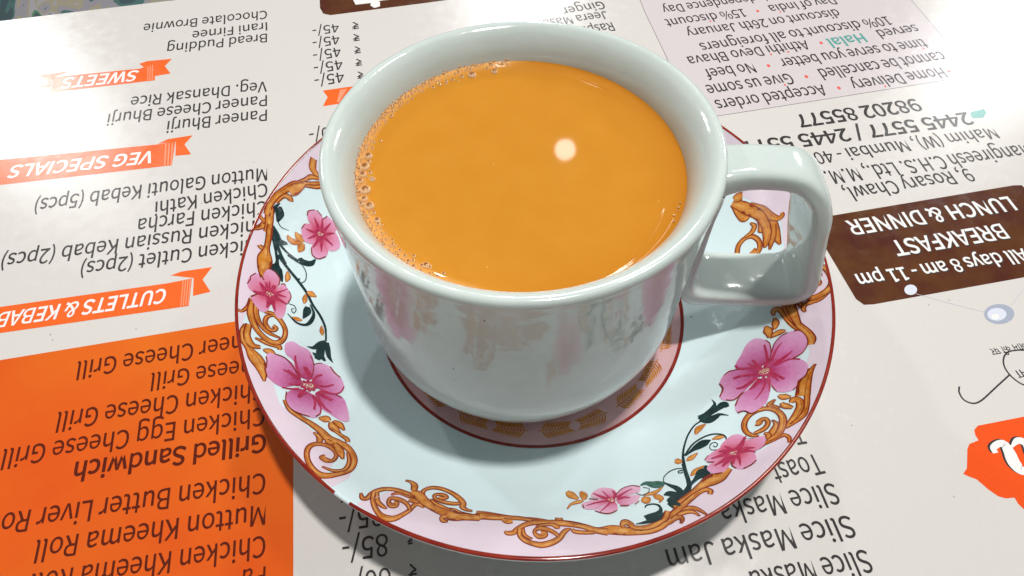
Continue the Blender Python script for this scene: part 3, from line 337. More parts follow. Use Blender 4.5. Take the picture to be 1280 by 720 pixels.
[[29.84,62.8],[24.3,64.6],[18.12,66.48],[14.24,67.92],[10.71,67.01],[8.88,66.36],[7.55,66.26]]],"text":[["Pa",-59.9,-68.09,-2.9799,4.29,0,"n","maroonink",-71.89,-70.05],["Chicken Kheema Roll",-61.29,-61.36,-2.9662,4.7,0,"n","maroonink",-110.05,-70],["Mutton Kheema Roll",-62.77,-54.19,-2.9696,4.75,50.81,"n","maroonink",-112.83,-62.89],["Chicken Butter Liver Roll",-64.34,-46.64,-2.9677,5,0,"n","maroonink",-123.77,-57.08],["Grilled Sandwich",-66.32,-36.67,-2.9687,4.7,44.95,"b","maroonink",-110.6,-44.4],["Chicken Egg Cheese Grill",-68.09,-29.47,-2.9501,4.94,62.43,"n","maroonink",-129.37,-41.35],["Chicken Cheese Grill",-69.58,-22.25,-2.961,5.16,51.03,"n","maroonink",-119.79,-31.41],["Cheese Grill",-71.11,-14.91,-2.9606,4.91,28.97,"n","maroonink",-99.61,-20.12],["Paneer Cheese Grill",-72.56,-6.84,-2.9324,5.18,48.53,"n","maroonink",-120.03,-16.91],["Chicken Cutlet (2pcs)",-79.04,25.66,-2.9535,5.28,52.39,"n","ink",-130.51,15.86],["Chicken Russian Kebab (2pcs)",-80.43,32.99,-2.949,5.5,75.49,"n","ink",-154.52,18.54],["Chicken Farcha",-81.93,40.29,-2.9348,5.73,38.06,"n","ink",-119.18,32.48],["Chicken Kathi",-83.41,47.74,-2.8931,5.66,33.84,"n","ink",-116.21,39.42],["Mutton Galouti Kebab (5pcs)",-84.82,54.63,-2.9326,5.81,70.05,"n","ink",-153.35,40.1],["Paneer Bhurji",-90.46,82.06,-2.9515,5.58,32.93,"n","ink",-122.8,75.84],["Paneer Cheese Bhurji",-92,89.55,-2.944,5.57,53.04,"n","ink",-144.01,79.14],["Veg. Dhansak Rice",-93.53,96.96,-2.9455,5.54,46.21,"n","ink",-138.85,87.96],["Bread Pudding",-99.21,124.6,-2.9418,5.26,36.2,"n","ink",-134.69,117.42],["Irani Firnee",-100.66,131.65,-2.9173,5.19,27.61,"n","ink",-127.57,125.51],["Chocolate Brownie",-102.22,139.27,-2.9355,5.34,46.07,"n","ink",-147.32,129.84],["CUTLETS & KEBABS",-103.31,6.84,-2.9451,4.77,0,"i","white",-143.04,-1.07],["VEG SPECIALS",-122.95,61.67,-2.9758,5.41,44.24,"i","white",-166.58,54.37],["SWEETS",-140.82,102.46,-2.9554,5.68,25.46,"i","white",-165.84,97.75],["45/-",-73.24,131.21,-2.8708,5.23,9.91,"n","ink",-82.79,128.56],["45/-",-72.04,124.08,-2.8441,5.37,9.95,"n","ink",-81.55,121.17],["45/-",-70.52,116.84,-2.8334,5.47,10.1,"n","ink",-80.15,113.77],["45/-",-68.71,109.49,-2.8593,5.5,10.35,"n","ink",-78.65,106.61],["45/-",-67.17,102.47,-2.8695,5.54,10.41,"n","ink",-77.19,99.67],["₹",-65.88,132.58,-2.8775,4.2,2.47,"n","ink",-68.27,131.94],["₹",-64.59,125.07,-2.8816,4.07,2.43,"n","ink",-66.93,124.45],["₹",-63.15,117.56,-2.8858,3.93,2.39,"n","ink",-65.46,116.95],["₹",-61.76,110.28,-2.8899,3.81,2.35,"n","ink",-64.04,109.69],["₹",-60.24,103.01,-2.894,3.68,2.31,"n","ink",-62.48,102.44],["60/-",-64.97,74.41,-2.8842,5.66,9.65,"n","ink",-74.3,71.95],["85/-",-33.51,-60.71,-2.9933,4.88,10.22,"n","ink",-43.62,-62.22],["85/-",-35.44,-53.93,-2.9833,4.93,10.02,"n","ink",-45.34,-55.51],["60/-",-32.08,-68.04,-2.9791,4.81,9.89,"n","ink",-41.84,-69.65],["65/-",-37.76,-47.01,-2.9793,4.98,10.25,"n","ink",-47.87,-48.66],["₹",-27.9,-60.85,-2.9546,2,2.01,"n","ink",-29.87,-61.22],["₹",-26.45,-67.15,-2.9734,3.11,2.14,"n","ink",-28.56,-67.5],["Slice Maska",75.12,-63.35,-2.9602,4.8,0,"n","ink",56.32,-66.8],["Slice Maska Jam",73.39,-55.66,-2.958,4.88,44.53,"n","ink",29.61,-63.79],["Slice Maska",71.67,-47.96,-2.959,4.95,0,"n","ink",49.57,-52.04],["Toast",69.4,-40.65,-2.9036,5.04,12.52,"n","ink",57.23,-43.6],["Toast",66.99,-33.09,-2.966,5.02,11.63,"n","ink",55.54,-35.12],["Ginger",29.33,147.29,-2.8572,5.04,17.04,"n","ink",12.98,142.51],["Jeera Masala",30.33,140.64,-2.8997,4.85,29.81,"n","ink",1.4,133.5],["Raspberry",32,133.41,-2.8948,5.23,21.84,"n","ink",10.82,128.08],["9, Rosary Chawl,",141.68,56.69,-2.9316,5.46,43.99,"n","ink",98.65,47.52],["Mangireesh C.H.S. Ltd., M.M.C.",165.89,68.28,-2.955,5.76,77.76,"n","ink",89.48,53.85],["Mahim (W), Mumbai - 400",157.09,76.13,-2.9425,5.19,68.79,"n","ink",89.67,62.53],["2445 5577 / 2445 5577",150.92,83.59,-2.95,5.79,82.33,"b","ink",70.1,67.91],["98202 85577",135.41,90.4,-2.9389,5.99,45.12,"b","ink",91.21,81.32],["•",153.04,108.01,-2.9173,4.19,1.3,"n","red",151.77,107.73],["Home Delivery  •  Accepted orders",150.33,107.8,-2.9228,5.57,87.89,"n","ink",64.53,88.72],["cannot be cancelled  •  Give us some",153.49,117.09,-2.9207,5.8,93.2,"n","ink",62.56,96.67],["time to serve you better  •  No beef",149.24,124.65,-2.9223,5.5,88.03,"n","ink",63.32,105.5],["served",149.23,133.64,-2.906,5.21,16.74,"n","ink",132.95,129.73],["Halal",126.85,127.65,-2.8928,5.1,14.79,"b","teal",112.52,124.01],["•  Athithi Devo Bhava",110.2,124.47,-2.9185,5.25,53.26,"n","ink",58.26,112.68],["10% discount to all foreigners",139.75,138.71,-2.9091,5.32,77.99,"n","ink",63.86,120.73],["discount on 26th January",121.37,143.23,-2.9179,5.14,63.06,"n","ink",59.88,129.24],["Day of India  •  15% discount",121.91,151.6,-2.9131,5.04,71.12,"n","ink",52.64,135.49],["on Independence Day",101.81,155.18,-2.9216,5.11,50.64,"n","ink",52.38,144.13],["LUNCH & DINNER",149.92,44.53,-2.9458,5.46,54.72,"b","white",96.25,33.89],["BREAKFAST",143.06,33.34,-2.9416,5.48,36.42,"b","white",107.37,26.11],["All days 8 am - 11 pm",146.13,23.78,-2.9529,4.43,53.45,"b","white",93.63,13.76],["आम की घर",133.53,-8.52,-2.9419,2.04,10.55,"h","ink",123.19,-10.61],["मामा",134.13,-15.39,-2.8645,2.24,7.23,"h","ink",127.17,-17.37]],"lines":[["panel_border","grey",[[41.28,161.65,0.2],[44.57,148.32,0.2],[45.68,140.33,0.2],[50.86,112.59,0.2],[55.93,79.04,0.2]],3],["panel_border","grey",[[55.93,79.04,0.2],[65.83,81.01,0.2],[94.58,87.67,0.2],[124.58,94.73,0.2],[155.28,101.97,0.2]],3],["panel_border","grey",[[155.28,101.97,0.2],[157.32,104.45,0.2],[160.86,108.12,0.2],[152.99,150.94,0.2],[151.13,163.24,0.2]],3],["drawn_loop","ink",[[111.19,-21.97,0.42],[110.53,-23.8,0.42],[111.05,-25.87,0.42],[113.07,-26.78,0.42],[115.62,-25.83,0.42],[120.44,-22.3,0.42],[125.83,-18.33,0.42]],3],["drawn_loop","ink",[[134.71,-10.87,0.42],[132.54,-10.96,0.42],[130.72,-10.98,0.42],[128.21,-11.49,0.42],[126.23,-13.2,0.42],[125.28,-15.79,0.42],[125.75,-18.51,0.42],[127.39,-20.83,0.42],[130,-22.22,0.42]],3],["thread_line","bluegrey",[[109.07,7.27,0.15],[115.3,4.87,0.15],[126.35,1.22,0.15]],3],["thread_line","bluegrey",[[134.82,3.45,0.15],[141.25,9.81,0.15],[144.97,13.8,0.15]],3],["script_letter","ink",[[113.14,-39.89,1.375],[113.02,-38.62,1.54],[114.65,-37.53,1.6500000000000001],[116.12,-37.64,2.2],[116.58,-39.54,2.8600000000000003],[116.66,-42.35,3.19],[117.71,-44.19,2.53],[119.79,-44.17,0.8250000000000001]],2],["script_letter","ink",[[117.69,-38.27,0.55],[119.85,-36.65,1.6500000000000001],[121.64,-37.47,2.2],[122.09,-40.75,3.3000000000000003],[122.59,-43.84,3.3000000000000003]],2],["script_letter","white",[[113.69,-40.11,1.375],[113.57,-38.85,1.54],[115.2,-37.75,1.6500000000000001],[116.67,-37.87,2.2],[117.12,-39.76,2.8600000000000003],[117.2,-42.57,3.19],[118.24,-44.41,2.53],[120.32,-44.39,0.8250000000000001]],3],["script_letter","white",[[118.23,-38.49,0.55],[120.39,-36.88,1.6500000000000001],[122.18,-37.69,2.2],[122.63,-40.97,3.3000000000000003],[123.12,-44.06,3.3000000000000003]],3]],"panel":[["printed_panel","orange panel filled with sandwich and roll names","orange",[[-152.44,-19.03],[-140.86,-16.58],[-82.16,-4.03],[-66.15,-0.54],[-58.83,-40.32],[-52.14,-76.62],[-120.71,-87.87]],1],["ribbon_banner","orange ribbon banner above the orange panel","orange2",[[-160.11,-2.39],[-147.94,0.19],[-103.62,8.73],[-97.24,10.48],[-95.61,1.02],[-144.36,-8.29],[-156.24,-10.8]],2],["ribbon_tail","","orange2",[[-103.65,11.44],[-101.02,12.87],[-92.51,14.56],[-94.11,10.15],[-90.78,5.89],[-95.37,4.41],[-96.78,10.58]],1],["ribbon_banner","orange ribbon banner between the kebabs and the vegetarian dishes","orange2",[[-186.39,54.61],[-171.89,56.93],[-123.05,64.69],[-117.56,66.01],[-115.63,55.17],[-167.27,45.97],[-181.29,43.54]],2],["ribbon_tail","","orange2",[[-123.17,64.96],[-120.35,67.22],[-112.57,69.19],[-114.19,64.81],[-110.79,60.23],[-115.72,59.45],[-117.39,66.01]],1],["ribbon_banner","small orange ribbon banner above the sweets","orange2",[[-170.09,98.29],[-141.12,103.33],[-136.08,106.22],[-133.55,97.02],[-168.32,89.94]],2],["ribbon_tail","","orange2",[[-141.99,106.14],[-139.58,107.68],[-130.89,109.15],[-132.27,104.93],[-129.01,100.84],[-134.04,99.32]],1],["ribbon_tail","","orange2",[[-165.7,101.69],[-175.62,99.23],[-172.66,95.95],[-174.07,92.39],[-169.25,92.87],[-170.09,98.29]],1],["ribbon_tail","left tail of an orange ribbon hidden behind the cup","orange2",[[-72.82,92.25],[-62.86,94.61],[-58.88,96.83],[-57.85,88.71],[-63.09,86.14],[-71.5,84.01],[-70.61,88.81]],1],["fold_line","","salmon",[[-99.69,9.73],[-99.39,9.8],[-97.63,0.87],[-97.91,0.81]],3],["fold_line","","salmon",[[-99.04,9.88],[-98.75,9.94],[-96.99,1.01],[-97.28,0.95]],3],["fold_line","","salmon",[[-98.39,10.02],[-98.1,10.08],[-96.36,1.14],[-96.65,1.08]],3],["fold_line","","salmon",[[-97.74,10.16],[-97.45,10.22],[-95.73,1.28],[-96.01,1.22]],3],["fold_line","","salmon",[[-120.58,64.9],[-120.13,65.01],[-117.65,55],[-118.09,54.92]],3],["fold_line","","salmon",[[-119.59,65.14],[-119.14,65.25],[-116.67,55.18],[-117.11,55.1]],3],["fold_line","","salmon",[[-118.59,65.38],[-118.15,65.48],[-115.68,55.37],[-116.13,55.28]],3],["fold_line","","salmon",[[-138.46,104.62],[-138.14,104.8],[-135.89,96.87],[-136.23,96.79]],3],["fold_line","","salmon",[[-137.75,105.02],[-137.44,105.2],[-135.13,97.04],[-135.47,96.96]],3],["fold_line","","salmon",[[-137.05,105.41],[-136.73,105.59],[-134.37,97.21],[-134.72,97.13]],3],["fold_line","","salmon",[[-66.83,92.63],[-64.39,93.39],[-66.18,86.31],[-66.99,86.09]],3],["opening_hours_panel","dark brown panel printed with meal times","brown",[[88.58,35.24],[153.82,49.45],[156.49,49.55],[157.36,47.32],[160.37,17.13],[142.44,13.29],[96.17,3.47],[93.42,3.3],[91.69,5.18],[86.24,29.59]],1],["printed_panel","dark brown panel cut by the top of the photo","brown",[[-82.99,147.6],[-81.79,141.19],[-79.95,137.54],[-76.99,136.54],[-36.57,146.1],[-19.26,150.69],[-19.56,159.63],[-84.82,151.96]],1],["printed_mark","","white",[[-68.12,143.51],[-60.27,145.22],[-58.81,146.32],[-51.04,148.06],[-51.36,151.33],[-70.2,148.33]],2],["printed_mark","","white",[[-62.23,145.73],[-58.75,145.78],[-58.38,142.58],[-60.46,141.49],[-62.22,143.06]],3],["notice_panel","pale pink notice panel with fine print","pink",[[44.57,148.32],[45.68,140.33],[50.86,112.59],[55.93,79.04],[65.83,81.01],[155.57,101.98],[157.47,104.45],[161.11,108.8],[152.99,150.94],[151.13,163.24],[41.28,161.65]],1],["phone_symbol","small teal telephone symbol","teal",[[152.98,83.86],[158.06,85.56],[158.12,83.51],[156.09,81.06],[152.62,80.61],[151.96,81.81]],2],["logo_shape","orange logo shape cut by the right edge of the photo","orangered",[[131.37,-28.8],[124.62,-30.35],[111.96,-32.92],[110.62,-34.05],[110.37,-35.55],[110.69,-36.83],[108.02,-37.82],[107.08,-39.1],[105.15,-44.09],[103.77,-45.44],[104.73,-46.04],[106.51,-46.81],[108.48,-49.36],[110.19,-50.93],[111.75,-51.38],[113.85,-51.19],[114.13,-52.64],[114.98,-53.95],[119.17,-57.29]],1],["printed_bead","white bead over the edge of the brown panel","palebead",[[110.02,8.58],[109.75,8.02],[109.33,7.52],[108.8,7.11],[108.21,6.85],[107.62,6.76],[107.08,6.84],[106.65,7.09],[106.37,7.49],[106.27,7.99],[106.36,8.54],[106.62,9.1],[107.04,9.61],[107.57,10.02],[108.16,10.28],[108.76,10.38],[109.3,10.29],[109.73,10.04],[110.01,9.64],[110.11,9.14]],3],["printed_bead","shiny grey bead below the brown panel","bluegrey2",[[134.6,0.64],[133.98,-0.38],[133.01,-1.31],[131.79,-2.04],[130.43,-2.52],[129.07,-2.69],[127.83,-2.54],[126.83,-2.09],[126.17,-1.38],[125.92,-0.46],[126.1,0.56],[126.69,1.59],[127.65,2.53],[128.88,3.28],[130.26,3.77],[131.65,3.95],[132.91,3.8],[133.92,3.33],[134.57,2.6],[134.8,1.67]],3],["printed_bead","","palebead",[[132.31,0.49],[131.92,-0.17],[131.31,-0.76],[130.53,-1.23],[129.67,-1.54],[128.81,-1.65],[128.02,-1.56],[127.39,-1.27],[126.98,-0.81],[126.82,-0.22],[126.94,0.43],[127.32,1.09],[127.93,1.69],[128.71,2.17],[129.57,2.48],[130.45,2.6],[131.24,2.5],[131.88,2.2],[132.29,1.73],[132.44,1.14]],4],["printed_bead","","white",[[129.99,-0.33],[129.82,-0.61],[129.56,-0.87],[129.24,-1.08],[128.88,-1.21],[128.52,-1.26],[128.19,-1.22],[127.93,-1.09],[127.76,-0.89],[127.7,-0.64],[127.75,-0.35],[127.92,-0.06],[128.18,0.2],[128.5,0.4],[128.86,0.54],[129.23,0.59],[129.56,0.55],[129.82,0.42],[129.98,0.21],[130.04,-0.04]],5]],"edge":[[-203.89,132.73],[-156.71,143.65]],"cam":[6.779491553256123,0.9634186194718853,0.008294507620342065,-5.479864551350624,-106.2957812705662,164.5227075803305,0.2002411869178314,25.886137092256426,64.78390900200078,41.060522603296356,3.030704301350662,41.0549159502883,57.12218430535494,35.01341463607106,-3.686397704117841,0.0667636920256272,0.02609060839965485,-0.022022687599530313,-0.0014128858109282905,-0.010898795394381267,-0.663716641936961,0.07259996617376817],"bubble":[[-36.33,2.15,0.6],[-36.64,-1,0.68],[-36.82,-3.25,0.53],[-37.04,-5.14,0.41],[-35.72,-7.61,0.75],[-35.64,-10.05,0.49],[-34.37,-11.95,0.68],[-34.72,-4.49,0.41],[-32.37,-15.61,0.45],[-32.05,-16.47,0.3],[-37.69,-1.98,0.34],[-36.03,0.51,0.34],[-35.37,-2.59,0.3],[-37.27,-7.94,0.3],[-35.99,-11.55,0.34],[-33.27,-13.59,0.26],[-15.3,29.07,0.68],[-10.06,30.44,0.51],[-17.62,28.53,0.34],[-19.68,27.43,0.3],[-22.6,25.61,0.27],[-24.06,24.67,0.27],[-26.36,23.24,0.2],[-28.67,20.66,0.2],[-32.75,14.72,0.3],[-33.8,13.28,0.2],[-31.14,17.92,0.2],[-30.62,19.62,0.17],[-31.91,16.58,0.17],[-21.22,25.98,0.2],[-18.49,27.08,0.17],[-21.85,-26.63,0.47],[-24.41,-25.57,0.24],[-24.32,-24.37,0.24],[-26.05,-24.38,0.24],[-30.11,-20.51,0.2],[-22.6,-26.74,0.3],[-21.07,-26.96,0.27],[28.48,-10.54,0.14],[27.92,-11.73,0.17],[26.85,-13.86,0.14],[26.57,-15.43,0.14],[27.6,-12.69,0.1]]}''')
# ---------------------------------------------------------------- helpers
def link(name, me, parent=None, label=None, cat=None, group=None, kind=None, smooth=True):
    o = bpy.data.objects.new(name, me); COL.objects.link(o)
    if parent: o.parent = parent
    if label: o['label'] = label
    if cat: o['category'] = cat
    if group: o['group'] = group
    if kind: o['kind'] = kind
    if smooth and me is not None and hasattr(me, 'polygons'):
        me.polygons.foreach_set('use_smooth', [True] * len(me.polygons))
    return o
def mesh(name, v, f, mats=(), fm=None):
    me = bpy.data.meshes.new(name); me.from_pydata(v, [], f); me.update()
    for m in mats: me.materials.append(m)
    if fm: me.polygons.foreach_set('material_index', fm)
    return me
def lathe(name, prof, n, mat, z0=0.0):
    v, f = [], []
    for r, z in prof:
        for k in range(n):
            a = 2 * math.pi * k / n
            v.append((r * math.cos(a), r * math.sin(a), z + z0))
    for i in range(len(prof) - 1):
        for k in range(n):
            k2 = (k + 1) % n
            f.append((i * n + k, i * n + k2, (i + 1) * n + k2, (i + 1) * n + k))
    return mesh(name, v, f, [mat])
def crom(P, per):
    """Catmull-Rom through the points of P (any dimension)"""
    P = [Vector(p) for p in P]
    if len(P) < 3:
        return [P[0].lerp(P[-1], i / per) for i in range(per + 1)]
    out = []
    for i in range(len(P) - 1):
        a = P[max(i - 1, 0)]; b = P[i]; c = P[i + 1]; d = P[min(i + 2, len(P) - 1)]
        for k in range(per):
            t = k / per
            out.append(0.5 * ((2 * b) + (c - a) * t + (2 * a - 5 * b + 4 * c - d) * t * t + (3 * b - a - 3 * c + d) * t ** 3))
    out.append(P[-1]); return out
def croms(P, per): # closed
    n = len(P); P = [Vector(p) for p in P]; out = []
    for i in range(n):
        a, b, c, d = P[i - 1], P[i], P[(i + 1) % n], P[(i + 2) % n]
        for k in range(per):
            t = k / per
            out.append(0.5 * ((2 * b) + (c - a) * t + (2 * a - 5 * b + 4 * c - d) * t * t + (3 * b - a - 3 * c + d) * t ** 3))
    return out

# ---- materials
def nmat(name):
    m = bpy.data.materials.new(name); m.use_nodes = True
    return m, m.node_tree, m.node_tree.nodes['Principled BSDF']
def noise_mix(nt, c1, c2, scale, lo=0.35, hi=0.65, detail=4, coord='Object', rough=0.6):
    tc = nt.nodes.new('ShaderNodeTexCoord'); n = nt.nodes.new('ShaderNodeTexNoise'); r = nt.nodes.new('ShaderNodeValToRGB')
    nt.links.new(tc.outputs[coord], n.inputs['Vector']); n.inputs['Scale'].default_value = scale
    n.inputs['Detail'].default_value = detail; n.inputs['Roughness'].default_value = rough
    nt.links.new(n.outputs['Fac'], r.inputs[0])
    r.color_ramp.elements[0].position = lo; r.color_ramp.elements[0].color = (*c1, 1)
    r.color_ramp.elements[1].position = hi; r.color_ramp.elements[1].color = (*c2, 1)
    return r, n, tc
def specks(nt, tc, base, col, scale, size, keep):
    """sparse dark specks: small discs in some cells of a voronoi grid"""
    v = nt.nodes.new('ShaderNodeTexVoronoi'); v.inputs['Scale'].default_value = scale
    nt.links.new(tc.outputs['Object'], v.inputs['Vector'])
    a = nt.nodes.new('ShaderNodeMath'); a.operation = 'LESS_THAN'; a.inputs[1].default_value = size
    nt.links.new(v.outputs['Distance'], a.inputs[0])
    s = nt.nodes.new('ShaderNodeSeparateColor'); nt.links.new(v.outputs['Color'], s.inputs[0])
    b = nt.nodes.new('ShaderNodeMath'); b.operation = 'LESS_THAN'; b.inputs[1].default_value = keep
    nt.links.new(s.outputs[0], b.inputs[0])
    c = nt.nodes.new('ShaderNodeMath'); c.operation = 'MULTIPLY'
    nt.links.new(a.outputs[0], c.inputs[0]); nt.links.new(b.outputs[0], c.inputs[1])
    mx = nt.nodes.new('ShaderNodeMix'); mx.data_type = 'RGBA'
    nt.links.new(c.outputs[0], mx.inputs[0]); nt.links.new(base, mx.inputs[6]); mx.inputs[7].default_value = (*col, 1)
    return mx.outputs[2]
def ceramic(name, c1, c2, rough=0.07, bump=0.004, speck=True):
    m, nt, b = nmat(name)
    r, n, tc = noise_mix(nt, c1, c2, 0.6, 0.3, 0.7)
    out = r.outputs[0]
    if speck:
        out = specks(nt, tc, out, (0.10, 0.085, 0.07), 1.3, 0.030, 0.6)
        out = specks(nt, tc, out, (0.35, 0.33, 0.28), 2.3, 0.035, 0.25)
    nt.links.new(out, b.inputs['Base Color'])
    b.inputs['Roughness'].default_value = rough; b.inputs['IOR'].default_value = 1.52
    b.inputs['Coat Weight'].default_value = 0.15; b.inputs['Coat Roughness'].default_value = 0.04
    n2 = nt.nodes.new('ShaderNodeTexNoise'); n2.inputs['Scale'].default_value = 1.2; n2.inputs['Detail'].default_value = 2.0
    nt.links.new(tc.outputs['Object'], n2.inputs['Vector'])
    bp = nt.nodes.new('ShaderNodeBump'); bp.inputs['Strength'].default_value = 0.5; bp.inputs['Distance'].default_value = bump * 10
    nt.links.new(n2.outputs['Fac'], bp.inputs['Height'])
    nt.links.new(bp.outputs[0], b.inputs['Normal']); nt.links.new(bp.outputs[0], b.inputs['Coat Normal'])
    return m
M = {}
M['cup'] = ceramic('cup_glaze', (0.565, 0.645, 0.61), (0.625, 0.695, 0.655), 0.11, 0.004)
M['saucer'] = ceramic('saucer_glaze', (0.67, 0.80, 0.82), (0.70, 0.83, 0.85), 0.07, 0.003)
def glazeprint(name, c1, c2, scale=6.0, metal=0.0, rough=0.09, lo=.35, hi=.65):
    m, nt, b = nmat(name)
    r, n, tc = noise_mix(nt, c1, c2, scale, lo, hi)
    nt.links.new(r.outputs[0], b.inputs['Base Color'])
    b.inputs['Roughness'].default_value = rough; b.inputs['Metallic'].default_value = metal; b.inputs['IOR'].default_value = 1.52
    return m
M['band'] = glazeprint('pink_lilac_print', (0.74, 0.61, 0.695), (0.78, 0.65, 0.73), 1.0)
M['wellband'] = glazeprint('lilac_lustre_print', (0.60, 0.34, 0.34), (0.70, 0.44, 0.46), 0.8, 0.10, 0.16)
M['rust'] = glazeprint('rust_outline_print', (0.17, 0.016, 0.006), (0.30, 0.04, 0.012), 3)
M['rimline'] = glazeprint('red_rim_print', (0.20, 0.012, 0.008), (0.30, 0.03, 0.014), 1.2)
M['gold'] = glazeprint('gold_print', (0.50, 0.16, 0.016), (0.70, 0.29, 0.045), 2.6)
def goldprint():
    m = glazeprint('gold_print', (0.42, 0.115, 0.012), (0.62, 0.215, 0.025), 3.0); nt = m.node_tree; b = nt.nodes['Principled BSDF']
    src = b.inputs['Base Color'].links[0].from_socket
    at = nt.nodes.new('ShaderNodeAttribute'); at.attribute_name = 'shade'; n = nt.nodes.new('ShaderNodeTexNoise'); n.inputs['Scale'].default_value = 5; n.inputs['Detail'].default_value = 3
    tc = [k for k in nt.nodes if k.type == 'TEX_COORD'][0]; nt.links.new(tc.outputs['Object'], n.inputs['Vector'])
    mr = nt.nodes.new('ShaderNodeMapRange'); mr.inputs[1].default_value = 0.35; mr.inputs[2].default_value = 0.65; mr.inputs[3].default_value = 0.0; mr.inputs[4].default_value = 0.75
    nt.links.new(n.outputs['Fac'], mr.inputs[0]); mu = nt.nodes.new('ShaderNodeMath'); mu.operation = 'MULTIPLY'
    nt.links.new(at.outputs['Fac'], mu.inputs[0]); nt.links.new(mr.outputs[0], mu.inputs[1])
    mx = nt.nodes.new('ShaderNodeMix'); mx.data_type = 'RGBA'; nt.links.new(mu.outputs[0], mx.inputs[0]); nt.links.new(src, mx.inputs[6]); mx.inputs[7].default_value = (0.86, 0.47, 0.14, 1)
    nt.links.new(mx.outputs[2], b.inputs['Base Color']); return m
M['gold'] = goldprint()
M['wheat'] = glazeprint('gold_lustre_print', (0.42, 0.13, 0.012), (0.60, 0.25, 0.03), 5, 0.0, 0.2)
M['vine'] = glazeprint('green_black_print', (0.006, 0.018, 0.02), (0.012, 0.04, 0.042), 4)
M['green'] = glazeprint('green_leaf_print', (0.03, 0.10, 0.08), (0.06, 0.16, 0.12), 8)
M['vein'] = glazeprint('crimson_vein_print', (0.36, 0.016, 0.06), (0.46, 0.04, 0.11), 8)
M['stamen'] = glazeprint('cream_stamen_print', (0.80, 0.62, 0.42), (0.85, 0.74, 0.6), 8)
def petalmat(name, cin, cmid, cout):
    m, nt, b = nmat(name)
    at = nt.nodes.new('ShaderNodeAttribute'); at.attribute_name = 'shade'
    n = nt.nodes.new('ShaderNodeTexNoise'); n.inputs['Scale'].default_value = 9; n.inputs['Detail'].default_value = 4
    tc = nt.nodes.new('ShaderNodeTexCoord'); nt.links.new(tc.outputs['Object'], n.inputs['Vector'])
    ad = nt.nodes.new('ShaderNodeMath'); ad.operation = 'MULTIPLY_ADD'; ad.inputs[1].default_value = 0.30; ad.inputs[2].default_value = -0.15
    nt.links.new(n.outputs['Fac'], ad.inputs[0])
    a2 = nt.nodes.new('ShaderNodeMath'); a2.operation = 'ADD'
    nt.links.new(at.outputs['Fac'], a2.inputs[0]); nt.links.new(ad.outputs[0], a2.inputs[1])
    r = nt.nodes.new('ShaderNodeValToRGB'); nt.links.new(a2.outputs[0], r.inputs[0])
    e = r.color_ramp.elements
    e[0].position = 0.20; e[0].color = (*cin, 1); e[1].position = 1.0; e[1].color = (*cout, 1)
    k = e.new(0.52); k.color = (*cmid, 1)
    nt.links.new(r.outputs[0], b.inputs['Base Color']); b.inputs['Roughness'].default_value = 0.09; b.inputs['IOR'].default_value = 1.52
    return m
M['petal0'] = petalmat('orchid_petal_print', (0.40, 0.035, 0.13), (0.56, 0.16, 0.36), (0.70, 0.37, 0.58))
M['petal1'] = petalmat('rose_petal_print', (0.52, 0.035, 0.09), (0.66, 0.20, 0.32), (0.72, 0.36, 0.55))
M['petal2'] = petalmat('pale_petal_print', (0.60, 0.14, 0.26), (0.70, 0.31, 0.46), (0.76, 0.46, 0.60))
# menu: laminated paper, every ink under the same film
def ink(name, c1, c2=None, scale=14, rough=0.55):
    m, nt, b = nmat(name)
    c2 = c2 or tuple(min(1, x * 1.06 + 0.004) for x in c1)
    r, n, tc = noise_mix(nt, c1, c2, scale, 0.3, 0.7)
    nt.links.new(r.outputs[0], b.inputs['Base Color'])
    b.inputs['Roughness'].default_value = 0.9; b.inputs['Specular IOR Level'].default_value = 0.0
    # film: slightly cloudy, wavy
    n1 = nt.nodes.new('ShaderNodeTexNoise'); n1.inputs['Scale'].default_value = 2.2; n1.inputs['Detail'].default_value = 6
    nt.links.new(tc.outputs['Object'], n1.inputs['Vector'])
    mr = nt.nodes.new('ShaderNodeMapRange'); mr.inputs[3].default_value = 0.17; mr.inputs[4].default_value = 0.34
    bp = nt.nodes.new('ShaderNodeBump'); bp.inputs['Strength'].default_value = 0.25; bp.inputs['Distance'].default_value = 0.02
    n2 = nt.nodes.new('ShaderNodeTexNoise'); n2.inputs['Scale'].default_value = 0.7; n2.inputs['Detail'].default_value = 2.5
    nt.links.new(tc.outputs['Object'], n2.inputs['Vector']); nt.links.new(n2.outputs['Fac'], bp.inputs['Height'])
    gl = nt.nodes.new('ShaderNodeBsdfGlossy'); gl.distribution = 'BECKMANN'; fr = nt.nodes.new('ShaderNodeFresnel'); fr.inputs[0].default_value = 1.5
    nt.links.new(n1.outputs['Fac'], mr.inputs[0]); nt.links.new(mr.outputs[0], gl.inputs['Roughness']); nt.links.new(bp.outputs[0], gl.inputs['Normal'])
    ms = nt.nodes.new('ShaderNodeMixShader'); nt.links.new(fr.outputs[0], ms.inputs[0]); nt.links.new(b.outputs[0], ms.inputs[1]); nt.links.new(gl.outputs[0], ms.inputs[2])
    nt.links.new(ms.outputs[0], nt.nodes['Material Output'].inputs['Surface'])
    return m
def paper():
    m = ink('laminated_paper', (0.64, 0.605, 0.57), (0.68, 0.645, 0.61), 30)
    nt = m.node_tree; b = nt.nodes['Principled BSDF']; src = b.inputs['Base Color'].links[0].from_socket
    tc = [n for n in nt.nodes if n.type == 'TEX_COORD'][0]
    o = specks(nt, tc, src, (0.42, 0.40, 0.38), 1.3, 0.035, 0.30)
    nt.links.new(o, b.inputs['Base Color']); return m
M['paper'] = paper()
